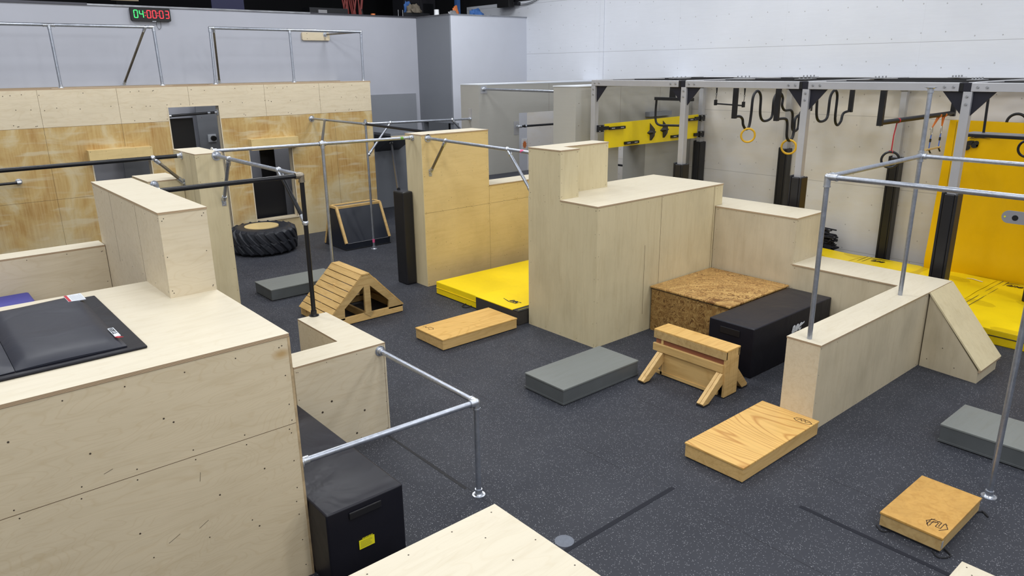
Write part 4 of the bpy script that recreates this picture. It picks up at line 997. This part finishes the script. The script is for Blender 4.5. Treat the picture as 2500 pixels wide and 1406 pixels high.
# upright mat
def upright():
    th = thing('crash_mat', 'tall yellow crash mat stood upright against the right wall behind the rig', 'gym mat', (12.9, 3.5, 0))
    bm = bmesh.new(); nz, ny = 24, 22; y0, y1 = 1.6, 4.45
    def X(y, z): return 12.83+.02*math.sin(2.3*y+1.5*z)+.022*math.sin(3.1*z+.8*y)-.05*math.exp(-((z-.3)/.25)**2)
    g = [[bm.verts.new((X(y0+(y1-y0)*j/ny, 2.58*i/nz), y0+(y1-y0)*j/ny+(.02*math.sin(4*i/nz) if j == ny else 0), 2.58*i/nz)) for j in range(ny+1)] for i in range(nz+1)]
    for i in range(nz):
        for j in range(ny): bm.faces.new((g[i][j], g[i+1][j], g[i+1][j+1], g[i][j+1]))
    obj('mat_cover', bm, 'yellow_st', th, smooth=True)
    obj('mat_core', B(12.87, 13.08, y0, y1, 0, 2.57), 'yellow_st', th, bevel=.02)
    bm = bmesh.new()
    for yy in (4.33, 4.20): tube(bm, [(X(yy, z)-.002, yy, z) for z in [2.56*i/20 for i in range(21)]], .0022, 5)
    obj('stitching', bm, 'olive', th)
    obj('carry_handle', tube(bmesh.new(), [(12.93, 3.56+.13*math.cos(a), 2.57+.13*math.sin(a)) for a in [PI*i/14 for i in range(15)]], .02, 8), 'black', th, smooth=True)
    text('maker_print', 'ge', .19, (12.79, 4.16, 2.19), (0, -1, 0), (0, 0, 1), 'black', th, bold=.012, shear=.35, sx=1.0, lift=.004)
    bm = bmesh.new(); swoosh(bm, (12.785, 4.12, 2.305), (0, -1, 0), (0, 0, 1), [(0, .0), (.1, .05), (.2, .06), (.38, .035)], [(.02, .02), (.1, .075), (.2, .085), (.38, .04)])
    swoosh(bm, (12.785, 4.12, 2.295), (0, -1, 0), (0, 0, 1), [(0, .0), (.08, .03), (.16, .035), (.3, .03)], [(.02, .01), (.08, .045), (.16, .05), (.3, .035)]); obj('maker_swoosh', bm, 'black', th)
upright()
# net heap
bm = bmesh.new()
for k in range(46):
    c = Vector((13.05+random.uniform(-.06, .08), 6.34+random.uniform(-.2, .22), random.uniform(.04, .46)))
    wdt = .36*(1-c.z*.9)
    pts = [(c.x+random.uniform(-.1, .05), 6.34+random.uniform(-wdt, wdt), max(.02, c.z+random.uniform(-.1, .1))) for _ in range(5)]
    tube(bm, spline(pts, 4), .014, 6)
box(bm, 12.98, 13.12, 6.16, 6.52, 0, .22)
tag(obj('cargo_net', bm, 'fabric', org=(13.05, 6.34, 0), smooth=True), 'heap of black rope netting on the floor against the right wall', 'net')

# ============================================================ CENTRE MATS
th = thing('landing_mat', 'bright yellow landing mat at the foot of the varnished wall, farther of two', 'gym mat', (6.3, 8.2, 0), 'yellow mats by the varnished wall')
obj('mat_body', B(6.29, 9.3, 8.215, 9.27, 0, .205), 'yellow', th, bevel=.012); obj('piping', cyl(bmesh.new(), (6.286, 8.22, .105), (6.286, 9.26, .105), .006, 8), 'yellow_side', th)
obj('edge_binding', B(6.284, 6.288, 8.22, 9.265, 0.0, .012), 'black', th)
obj('carry_loop', tube(bmesh.new(), spline([(6.28, 8.48, .02), (6.18, 8.44, .012), (6.20, 8.36, .012), (6.28, 8.34, .02)]), .008, 6), 'black', th)
th = thing('landing_mat', 'bright yellow mat with charcoal sides beside the central block, nearer of two', 'gym mat', (6.26, 7.22, 0), 'yellow mats by the varnished wall')
obj('mat_sides', B(6.26, 9.3, 7.245, 8.205, 0, .20), 'olive', th, bevel=.01); obj('top_cover', B(6.255, 9.3, 7.36, 8.208, .2, .214), 'yellow', th, bevel=.004); obj('top_flap', B(6.257, 9.3, 7.24, 7.357, .2, .210), 'black', th)
obj('piping', cyl(bmesh.new(), (6.3, 7.29, .2115), (9.3, 7.285, .2115), .003, 6), 'label_y', th)
text('maker_print', 'aec', .15, (6.48, 7.70, .214), (0, -1, 0), (1, 0, 0), 'black', th, bold=.005, shear=.4, sx=.9, lift=.0015)
bm = bmesh.new(); swoosh(bm, (6.47, 7.72, .2145), (0, -1, 0), (1, 0, 0), [(-.12, .02), (.05, -.03), (.2, -.02)], [(-.12, .03), (.05, -.01), (.2, .0)]); obj('maker_swoosh', bm, 'black', th)

# black foam boxes
def foam_box(x0, x1, y0, y1, h, label, lying):
    th = thing('foam_plyo_box', label, 'foam box', (x0, y0, 0), 'black foam boxes')
    bm = bmesh.new(); n = [max(4, int((x1-x0)/.1)), max(4, int((y1-y0)/.1)), 7]
    bmesh.ops.create_cube(bm, size=1); bmesh.ops.subdivide_edges(bm, edges=bm.edges, cuts=7, use_grid_fill=True)
    for v in bm.verts:
        u = Vector((v.co.x*2, v.co.y*2, v.co.z*2)); p = Vector((x0+(x1-x0)*(v.co.x+.5), y0+(y1-y0)*(v.co.y+.5), h*(v.co.z+.5)))
        if u.z > .99: p.z += .008*(1-abs(u.x)**4)*(1-abs(u.y)**4)+.004*math.sin(9*p.x+13*p.y)*(1-max(abs(u.x), abs(u.y))**6)
        if u.y < -.99: p.y -= .012*(1-u.x**4)*(1-u.z**4)
        if u.x < -.99: p.x -= .012*(1-u.y**4)*(1-u.z**4)
        v.co = p
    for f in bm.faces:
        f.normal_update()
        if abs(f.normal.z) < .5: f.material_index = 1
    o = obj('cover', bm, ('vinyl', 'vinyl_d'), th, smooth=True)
    o.modifiers.new('bevel', 'BEVEL').width = .012; o.modifiers['bevel'].segments = 3; o.modifiers['bevel'].limit_method = 'ANGLE'; o.modifiers['bevel'].angle_limit = math.radians(50)
    return th
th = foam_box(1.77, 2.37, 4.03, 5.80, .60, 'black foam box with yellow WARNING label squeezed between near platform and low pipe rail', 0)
obj('carry_handle', B(1.93, 2.18, 4.008, 4.02, .505, .56), 'padblack', th, bevel=.006)
lb = obj('warning_label', B(1.985, 2.105, 4.010, 4.014, .245, .315), 'label_y', th)
text('warning_print', 'WARNING', .017, (2.01, 4.0100, .318), (1, 0, 0), (0, 0, 1), 'label_y', lb, bold=.0006, lift=.001)
bm = bmesh.new()
for k_ in range(6): box(bm, 1.995, 2.09-random.uniform(0, .02), 4.0095, 4.010, .302-k_*.009, .3035-k_*.009)
obj('label_text_lines', bm, 'olive', lb)
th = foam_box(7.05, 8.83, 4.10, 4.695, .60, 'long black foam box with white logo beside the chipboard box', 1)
obj('carry_handle', B(7.03, 7.04, 4.27, 4.53, .46, .54), 'padblack', th, bevel=.006)
text('maker_print', 'aec', .17, (7.86, 4.086, .365), (1, 0, 0), (0, 0, 1), 'white', th, bold=.007, shear=.35, sx=.95, lift=.003)
bm = bmesh.new(); swoosh(bm, (7.75, 4.084, .33), (1, 0, 0), (0, 0, 1), [(0, .01), (.12, .01), (.24, .05), (.4, .10)], [(0, .018), (.12, .028), (.24, .075), (.4, .12)]); obj('maker_swoosh', bm, 'white', th)

# OSB box
th = thing('chipboard_box', 'brown chipboard box in the corner between central block and low wall', 'plyo box', (7.5, 4.71, 0))
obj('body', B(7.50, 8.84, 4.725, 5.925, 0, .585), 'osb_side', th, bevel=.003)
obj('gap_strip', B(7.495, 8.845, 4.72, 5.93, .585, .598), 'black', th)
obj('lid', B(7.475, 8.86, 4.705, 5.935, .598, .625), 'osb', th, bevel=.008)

# ============================================================ LOW STEP BOXES
def step_box(label, x0, x1, y0, y1, h, side, top, feet=.012, group=None, trim=None, over=.006):
    th = thing('step_box', label, 'step box', (x0, y0, 0), group)
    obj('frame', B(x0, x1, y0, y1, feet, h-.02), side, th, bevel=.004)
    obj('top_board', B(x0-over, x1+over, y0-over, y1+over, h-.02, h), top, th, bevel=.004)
    if feet: obj('rubber_base', B(x0+.01, x1-.01, y0+.01, y1-.01, 0, feet), 'rubber_dk', th)
    if trim: obj('base_trim', B(x0-.008, x1+.008, y0-.008, y1+.008, .012, .03), trim, th)
    return th
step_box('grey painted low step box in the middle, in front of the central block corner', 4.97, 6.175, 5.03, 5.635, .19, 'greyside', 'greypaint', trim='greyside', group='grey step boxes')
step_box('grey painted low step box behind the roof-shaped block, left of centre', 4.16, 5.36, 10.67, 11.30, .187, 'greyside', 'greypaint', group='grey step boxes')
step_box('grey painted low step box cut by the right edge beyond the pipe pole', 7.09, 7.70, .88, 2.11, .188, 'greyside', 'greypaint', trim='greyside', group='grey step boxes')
th = step_box('varnished pine step box with wavy grain touching the end of the low right wall', 5.06, 6.35, 2.93, 3.53, .155, 'pine', 'pine_top_y', group='pine step boxes')
bm = bmesh.new()
HX = lambda n, r, ph=0: [(r*math.cos(ph+2*PI*i/n), r*math.sin(ph+2*PI*i/n)) for i in range(n+1)]
strokes(bm, [[(p[0]*1.5, p[1]*.7) for p in HX(8, .06, .2)]], .007, (6.235, 3.03, .155), (0, -1, 0), (1, 0, 0)); strokes(bm, [[(-.05, -.02), (-.03, .025), (-.01, -.01), (.01, .028), (.03, -.01), (.055, .02)]], .006, (6.235, 3.03, .155), (0, -1, 0), (1, 0, 0))
obj('branded_mark', bm, 'burn', th)
th = step_box('varnished pine step box lying beside the charcoal-sided yellow mat', 4.93, 6.17, 7.17, 7.79, .156, 'pine', 'pine_top', group='pine step boxes')
bm = bmesh.new(); strokes(bm, [[(-.09, -.03), (-.06, .0), (-.03, -.03), (.0, .03), (.05, .035), (.09, .01), (.06, -.03), (.02, -.02)]], .007, (5.05, 7.66, .156), (0, -1, 0), (1, 0, 0)); obj('branded_mark', bm, 'burn', th)
th = step_box('small worn square pine box at lower right beside the pole base', 5.315, 6.095, 1.445, 1.885, .137, 'pine_old', 'pine_worn', feet=.02, group='pine step boxes')
bm = bmesh.new()
o_ = (5.455, 1.535, .137)
strokes(bm, [HX(6, .075, .52)[0:3], HX(6, .075, .52)[3:6]], .006, o_, (1, 0, 0), (0, 1, 0))
strokes(bm, [[(-.05, .035), (.03, .035), (.03, .0), (-.03, .0), (-.03, -.035), (.05, -.035), (.05, -.055)], [(-.05, .055), (.05, .055), (.05, -.015), (-.01, -.015), (-.01, -.02)], [(.06, .0), (.02, .02), (.0, .05)]], .0055, o_, (1, 0, 0), (0, 1, 0))
obj('branded_mark', bm, 'burn', th)
obj('metal_plate', B(5.318, 5.345, 1.4415, 1.4445, .045, .10), 'silver', th)
for p in ((5.33, 1.46), (5.34, 1.87), (6.07, 1.45)):
    obj('rubber_foot', tube(bmesh.new(), spline([(p[0]-.03, p[1]+.03, .01), (p[0]-.07 if p[0] < 6 else p[0]+.06, p[1]-.03, .006), (p[0]+.01, p[1]-.08, .006), (p[0]+.06, p[1]-.02, .01)]), .006, 6), 'rubber_dk', th)

# ============================================================ BENCH / VAULT TRESTLE
th = thing('vault_bench', 'narrow pine vault bench on splayed legs in front of the chipboard box', 'bench', (6.5, 4.5, 0))
x0, x1, y0, y1 = 6.375, 6.615, 4.0, 4.965
obj('top_board', B(x0-.012, x1+.01, y0-.005, y1, .535, .552), 'pine_top', th, bevel=.002)
obj('upper_rail', B(x0-.012, x0+.02, y0, y1, .445, .535), 'pine_old', th, bevel=.003); obj('upper_rail', B(x1-.02, x1+.01, y0, y1, .445, .535), 'pine_old', th, bevel=.003)
obj('inner_board', B(x0+.012, x1-.012, y0+.03, y1-.02, .37, .535), 'redwood', th)
obj('lower_rail', B(x0-.022, x0+.012, y0+.025, y1, .295, .385), 'pine_y', th, bevel=.003); obj('lower_rail', B(x1-.012, x1+.02, y0+.025, y1, .295, .385), 'pine_y', th, bevel=.003)
obj('side_panel', B(x0+.012, x0+.028, y0+.1, y1-.12, .03, .30), 'pine_y', th); obj('side_panel', B(x1-.028, x1-.012, y0+.1, y1-.12, .03, .30), 'pine_y', th)
obj('base_rail', B(x0+.0, x0+.03, y0+.09, y1-.04, .015, .05), 'pine_y', th); obj('base_rail', B(x1-.03, x1, y0+.09, y1-.04, .015, .05), 'pine_y', th)
for a, b in ((y0, y0+.03), (y1-.13, y1-.10)):
    bm = B(x0+.0, x0+.075, a, b, .012, .535); box(bm, x0+.078, x0+.158, a, b, .012, .535); box(bm, x0+.161, x1, a, b, .012, .535); obj('end_panel', bm, 'pine', th, bevel=.002)
obj('base_rubber', B(x0, x1, y0, y0+.12, 0, .013), 'rubber_dk', th)
for y in (4.06, 4.86):
    for s in (-1, 1):
        xa = x0-.0 if s < 0 else x1+.0; xf = 6.085 if s < 0 else 6.80
        bm = bmesh.new()
        for dy in (-.021, .021):
            prism(bm, [(xa-s*.02, y+dy-.019, .29), (xa-s*.02, y+dy-.019, .18), (xf-s*.045, y+dy-.019, .014), (xf+s*.045, y+dy-.019, .014), (xf+s*.06, y+dy-.019, .035), (xa+s*.02, y+dy-.019, .29)], (0, .038, 0))
        l = obj('leg', bm, 'pine', th, bevel=.002); obj('rubber_foot', B(xf-.055, xf+.055, y-.047, y+.047, 0, .014), 'rubber_dk', l)

# ============================================================ ROOF-SHAPED BLOCK
def roofblock():
    th = thing('roof_shaped_block', 'roof-shaped wooden block with plank slopes and open triangular frame', 'vault block', (4.8, 9.3, 0))
    y0, y1 = 8.87, 9.77; L, Rr = 4.22, 5.41; zp = .69; PLx, PRx = 4.765, 4.89; zt = .11
    def slope(n, side):
        bm = bmesh.new()
        a = Vector((L-.03, 0, .13)) if side < 0 else Vector((Rr+.02, 0, .12)); b = Vector((PLx, 0, zp)) if side < 0 else Vector((PRx, 0, zp))
        nrm = Vector((-(b.z-a.z), 0, b.x-a.x)).normalized()
        if nrm.z < 0: nrm = -nrm
        for k_ in range(n):
            p = a.lerp(b, k_/n+.006); q = a.lerp(b, (k_+1)/n-.006)
            prism(bm, [(p.x, y0, p.z), (q.x, y0, q.z), (q.x-nrm.x*.02, y0, q.z-nrm.z*.02), (p.x-nrm.x*.02, y0, p.z-nrm.z*.02)], (0, y1-y0, 0))
        obj('slope_planks', bm, 'pine_old_y', th, bevel=.002)
    M['pine_old_y'] = wood('aged_pine_planks', (198, 164, 106), 'y', .28, .2, 1.0, cs=1.5, cn=18, dirt=.35)
    slope(8, -1); slope(8, 1)
    obj('ridge_board', B(PLx, PRx+.005, y0, y1, zp-.02, zp+.004), 'pine_old_y', th, bevel=.002)
    for yy in (y0+.002, y1-.04):
        bm = bmesh.new(); t = .036
        # outer gable with two triangular windows: built from bars
        prism(bm, [(PLx-.005, yy, zp-.025), (PRx+.005, yy, zp-.025), (4.985, yy, .60), (4.888, yy, .508), (4.79, yy, .51), (4.66, yy, .575)], (0, t, 0))
        prism(bm, [(L, yy, zt+.02), (4.66, yy, .575), (4.79, yy, .51), (4.472, yy, .247), (4.467, yy, .09), (L+.01, yy, .09)], (0, t, 0))
        prism(bm, [(Rr, yy, zt), (Rr, yy, .09), (5.17, yy, .09), (5.185, yy, .223), (4.888, yy, .508), (4.985, yy, .60)], (0, t, 0))
        prism(bm, [(4.79, yy-.004, .52), (4.888, yy-.004, .52), (4.888, yy-.004, .12), (4.79, yy-.004, .12)], (0, t, 0))
        obj('gable_frame', bm, 'pine_old', th, bevel=.002)
        obj('base_rail', B(L, Rr, yy, yy+t, .012, .115), 'pine', th, bevel=.002)
        bm = prism(bmesh.new(), [(4.76, yy-.008, .125), (4.93, yy-.008, .125), (4.87, yy-.008, .045)], (0, .01, 0)); obj('corner_patch', bm, 'pine_old', th)
    for yy in (9.3,): obj('inner_post', B(4.55, 4.62, yy, yy+.04, .02, .5), 'pine', th)
    for xx in (L, 4.8, Rr-.036): obj('cross_rail', B(xx, xx+.036, y0+.04, y1-.04, .012, .115), 'pine_old_y', th, bevel=.002)
    obj('rubber_base', B(L+.01, Rr-.01, y0+.01, y1-.01, 0, .012), 'rubber_dk', th)
roofblock()

# ============================================================ DARK RAMP BLOCK
th = thing('wedge_block', 'dark wedge block with pale wooden edges in front of the stained wall', 'vault block', (7.1, 13.2, 0))
xa, xb = 6.6, 7.62; P = [(12.83, .02), (12.83, .14), (13.14, .82), (13.40, .82), (13.72, .02)]
obj('body', prism(bmesh.new(), [(xa+.01, y, z) for y, z in P], (xb-xa-.02, 0, 0)), 'chalk', th)
def edgebar(a, b, nm='edge_trim', w=.05):
    obj(nm, beam(bmesh.new(), a, b, w, w), 'pine', th, bevel=.004)
for x in (xa+.02, xb-.02):
    for (p, q) in zip(P[:-1], P[1:]): edgebar((x, p[0], p[1]), (x, q[0], q[1]))
edgebar((xa, 13.15, .815), (xb, 13.15, .815)); edgebar((xa, 13.39, .82), (xb, 13.39, .82))
obj('lower_lip_line', B(xa+.05, xb-.05, 12.822, 12.826, .135, .141), 'silver', th)
obj('rubber_base', B(xa, xb, 12.81, 13.74, 0, .02), 'rubber_dk', th)
obj('top_inset', B(xa+.05, xb-.05, 13.18, 13.36, .82, .826), 'redwood', th) if False else obj('top_inset', B(xa+.05, xb-.05, 13.18, 13.36, .82, .826), 'greyside', th)

# ============================================================ TYRE
def tyre():
    cx, cy, R0, H = 5.44, 14.02, .615, .50
    th = thing('tractor_tyre', 'big black tractor tyre lying flat with a plywood disc in its hole', 'tyre', (cx, cy, 0))
    prof = [(.31, .47), (.34, .495), (.45, .50), (.54, .485), (.585, .45), (.60, .38), (.605, .25), (.60, .12), (.585, .05), (.54, .015), (.45, 0), (.34, .005), (.31, .03)]
    bm = bmesh.new(); N = 72
    rings = [[bm.verts.new((cx+r*math.cos(2*PI*i/N), cy+r*math.sin(2*PI*i/N), z)) for i in range(N)] for r, z in prof]
    for k_ in range(len(prof)):
        a = rings[k_]; b = rings[(k_+1) % len(prof)]
        for i in range(N): bm.faces.new((a[i], a[(i+1) % N], b[(i+1) % N], b[i]))
    obj('carcass', bm, 'rubber', th, smooth=True)
    bm = bmesh.new(); K = 20
    def rad(z):
        for (r1, z1), (r2, z2) in zip(prof[2:10], prof[3:11]):
            if z2 <= z <= z1: return r2+(r1-r2)*(z-z2)/max(1e-6, z1-z2)
        return .45
    def lug(th0, up):
        st = []
        for s in range(8):
            u = s/7
            if up: z = .485-.30*u; a = th0+.40*u**1.2; 
            else: z = .02+.26*u; a = th0-.36*u**1.1
            hw = .036+.016*math.sin(PI*u*.9)
            r = rad(z)
            top = r+.042 if .03 < u < .99 else r+.02
            st.append((a, z, hw, r-.01, top))
        prev = None
        for s, (a, z, hw, ri, ro) in enumerate(st):
            da = hw/ro
            nz = .018
            q = [Vector((cx+rr_*math.cos(aa), cy+rr_*math.sin(aa), zz)) for rr_, aa, zz in ((ri, a-da*1.15, z-nz), (ro, a-da*.85, z-nz), (ro, a+da*.85, z+nz), (ri, a+da*1.15, z+nz))]
            vs = [bm.verts.new(p) for p in q]
            if prev:
                for i in range(4): bm.faces.new((prev[i], prev[(i+1) % 4], vs[(i+1) % 4], vs[i]))
            else: bm.faces.new(vs)
            prev = vs
        bm.faces.new(prev[::-1])
    for i in range(K):
        lug(2*PI*i/K, True); lug(2*PI*(i+.55)/K+.36, False)
    obj('tread', bm, 'rubber', th, smooth=True, bevel=.012)
    obj('plywood_disc', cyl(bmesh.new(), (cx-.02, cy, .475), (cx-.02, cy, .505), .325, 48), 'varnish', th)
tyre()

# ============================================================ FLOOR MARKS
tag(obj('floor_tape', B(3.0, 4.57, 3.265, 3.305, 0, .002), 'tape_k', org=(3.3, 3.28, 0)), 'black tape strip on the floor running to the bottom plywood box', 'tape')
tag(obj('floor_tape', B(5.10, 5.14, .7, 2.43, 0, .002), 'tape_k', org=(5.12, 2, 0)), 'black tape strip on the floor left of the small square pine box', 'tape')
tag(obj('floor_patch', disc(bmesh.new(), (3.36, 3.375, 0), (0, 0, 1), .075, 0, 24, .0025), 'patch', org=(3.36, 3.375, 0)), 'round grey patch on the floor beside the bottom plywood box', 'patch')
tag(obj('floor_tape', B(3.22, 3.245, 4.45, 5.75, 0, .0015), 'rubber_dk', org=(3.23, 5, 0)), 'dark floor seam tape between the L-shaped wall and the near pipe post', 'tape')

# ============================================================ MEZZANINE CLUTTER
def item(name, bm, m, label, cat, org, **k): return tag(obj(name, bm, m, org=org, **k), label, cat)
z = 4.68
item('paper_cup', cyl(bmesh.new(), (10.96, 15.62, z), (10.96, 15.62, z+.13), .062, 20, .058), 'whitecup', 'white paper cup on the rim above the dark grey nook wall', 'cup', (10.96, 15.62, z), smooth=True)
item('plastic_tub', cyl(bmesh.new(), (9.70, 16.5, z), (9.70, 16.5, z+.045), .055, 18), 'orange_p', 'small orange tub on the rim of the back wall', 'tub', (9.7, 16.5, z), smooth=True)
item('screwdriver', cyl(bmesh.new(), (9.42, 16.5, z), (9.40, 16.5, z+.14), .014, 10), 'blacksteel', 'dark upright tool left of the orange tub on the rim', 'tool', (9.4, 16.5, z))
for i, (x, lb) in enumerate(((10.42, 'left'), (10.55, 'right'))):
    item('threaded_rod', cyl(bmesh.new(), (x, 16.5, z), (x, 16.5, z+.16), .007, 8), 'bolt', 'thin metal rod standing on the rim near the nook corner, %s of two' % lb, 'rod', (x, 16.5, z))
def cloth(name, c, r, h, m, label, cat='cloth'):
    bm = bmesh.new(); bmesh.ops.create_icosphere(bm, subdivisions=3, radius=1)
    for v in bm.verts:
        n = math.sin(v.co.x*5+c[0])*math.cos(v.co.y*6)*.22+math.sin(v.co.z*7+v.co.x*9)*.1
        v.co = Vector((c[0]+v.co.x*r*(1+n), c[1]+v.co.y*r*.6*(1+n), c[2]+max(0, v.co.z+.3)*h*(1+n)))
    item(name, bm, m, label, cat, c, smooth=True)
item('storage_tray', B(10.7, 11.5, 16.7, 17.0, 4.62, 4.80), 'blackpanel', 'black tray on the mezzanine behind the nook corner', 'tray', (11, 16.8, 4.62))
cloth('rag_pile', (11.05, 16.75, 4.80), .22, .16, 'tancloth', 'tan and grey rags piled on the black tray')
cloth('blue_rag', (11.0, 16.95, 4.82), .12, .2, 'bluecloth', 'small blue rag among the rags on the black tray')
cloth('blue_bag', (12.1, 15.5, 4.66), .2, .15, 'bluecloth', 'blue cloth bundle on the rim right of the white cup')
cloth('grey_bag', (11.55, 15.75, 4.66), .14, .12, 'silver_d', 'grey bag on the rim beside the white cup', 'bag')
cloth('orange_bag', (11.75, 15.9, 4.68), .09, .2, 'orange_p', 'orange cloth behind the grey bag on the rim')
item('blue_post', B(12.6, 12.72, 17.0, 17.1, 4.62, 6.2), 'bluecloth', 'blue upright post behind the blue cloth bundle', 'post', (12.6, 17, 4.62))
th = thing('cabinet', 'dark two-door cabinet on the mezzanine behind the nook wall', 'cabinet', (13, 20, 4.62)); X = 12.2
obj('carcass', B(12.2, 14.2-.9, 19.0, 19.6, 4.62, 6.4), 'darkcab', th)
for a, b in ((12.22, 12.73), (12.76, 13.28)):
    d = obj('door', B(a, b, 18.97, 19.0, 4.65, 6.35), 'darkcab', th, bevel=.01); obj('door_panel', B(a+.08, b-.08, 18.962, 18.97, 4.75, 5.25), 'blacksteel', d)
th = thing('cream_board', 'cream board glimpsed above the timer at the top edge', 'board', (5, 19.9, 4.62)); obj('board', B(4.75, 5.35, 19.9, 19.95, 5.05, 5.5), 'lightpanel', th); obj('stand', B(4.85, 5.25, 19.9, 19.95, 4.62, 5.05), 'mezz', th)
item('hanging_banner', B(6.35, 7.1, 17.9, 17.93, 4.62, 6.0), 'dgreen', 'dim blue panel on the mezzanine right of the timer', 'panel', (6.7, 17.9, 4.62))
th = thing('tool_bench', 'dark tool bench with red tools on the mezzanine above the right top rail', 'bench', (9, 17.2, 4.62))
obj('bench_body', B(8.3, 9.3, 17.0, 17.4, 4.62, 4.85), 'blacksteel', th); obj('tool_tray', B(8.5, 8.72, 16.95, 17.05, 4.72, 4.80), 'silver_d', th)
bm = bmesh.new()
for k_ in range(14): x = 9.3+random.uniform(-.1, .5); tube(bm, [(x, 17.2, 4.65), (x+random.uniform(-.15, .15), 17.2, 5.2+random.uniform(0, .2))], .018, 6)
obj('red_tools', bm, 'redtool', th)
# speaker on right wall
th = thing('wall_speaker', 'black wall speaker at the top edge where the right wall meets the dark mezzanine', 'speaker', (13.1, 15.5, 5.0))
obj('case', B(13.02, 13.2, 15.32, 15.80, 4.94, 5.25), 'black', th, bevel=.01); obj('bracket', B(13.2, 13.32, 15.2, 15.32, 4.98, 5.06), 'blacksteel', th)
for dz in (0, -.035): obj('cable', tube(bmesh.new(), spline([(13.2, 15.3, 5.03+dz), (13.28, 15.1, 5.0+dz), (13.29, 14.8, 5.02+dz), (13.29, 14.5, 5.10+dz), (13.3, 14.3, 5.2+dz)]), .006, 6), 'black', th, smooth=True)

# ============================================================ LIGHT
def area(x, y, z_, w, size=.7, col=(.97, .985, 1), tgt=None):  # makes the ceiling high bays and the added fill lights
    l = bpy.data.lights.new('high_bay_or_fill', 'AREA'); l.shape = 'DISK'; l.size = size; l.energy = w; l.color = col
    o = bpy.data.objects.new('high_bay_or_fill', l); C.objects.link(o); o.location = (x, y, z_)
    if tgt: o.rotation_euler = (Vector(tgt)-Vector((x, y, z_))).to_track_quat('-Z', 'Y').to_euler()
for x in (-1.2, 2.6, 6.4, 10.2):
    for y in (-2.5, 1.8, 6.1, 10.4):
        area(x+.6*math.sin(y*2.3), y+(1.1 if x in (2.6, 10.2) else -.5)+.3*x/10, 7.3, 88 if x < 9 else 98, 1.3)
for x in (1, 5.5, 9.5): area(x, 13.2-(.5 if x == 5.5 else 0), 7.3, 105, 1.6)
for x in (-1.5, 3.5, 8.5): area(x, -4.6, 6.4, 115, 1.1, tgt=(x+1.2, 6, 1.5))  # added fill behind the camera, brightens upright faces turned towards it
for y in (1.5, 7.0): area(-4.6, y, 6.4, 75, 1.1, tgt=(6, y+1, 1.2))  # added fill from the left for the faces turned that way
w = bpy.data.worlds.new('world'); w.use_nodes = True; bpy.context.scene.world = w
w.node_tree.nodes['Background'].inputs[0].default_value = (.6, .65, .75, 1); w.node_tree.nodes['Background'].inputs[1].default_value = .1
sc = bpy.context.scene
sc.view_settings.view_transform = 'Standard'; sc.view_settings.look = 'None'; sc.view_settings.gamma = 1; sc.view_settings.exposure = 0.0
sc.view_settings.use_curve_mapping = False
sc.cycles.max_bounces = 6; sc.cycles.use_denoising = True
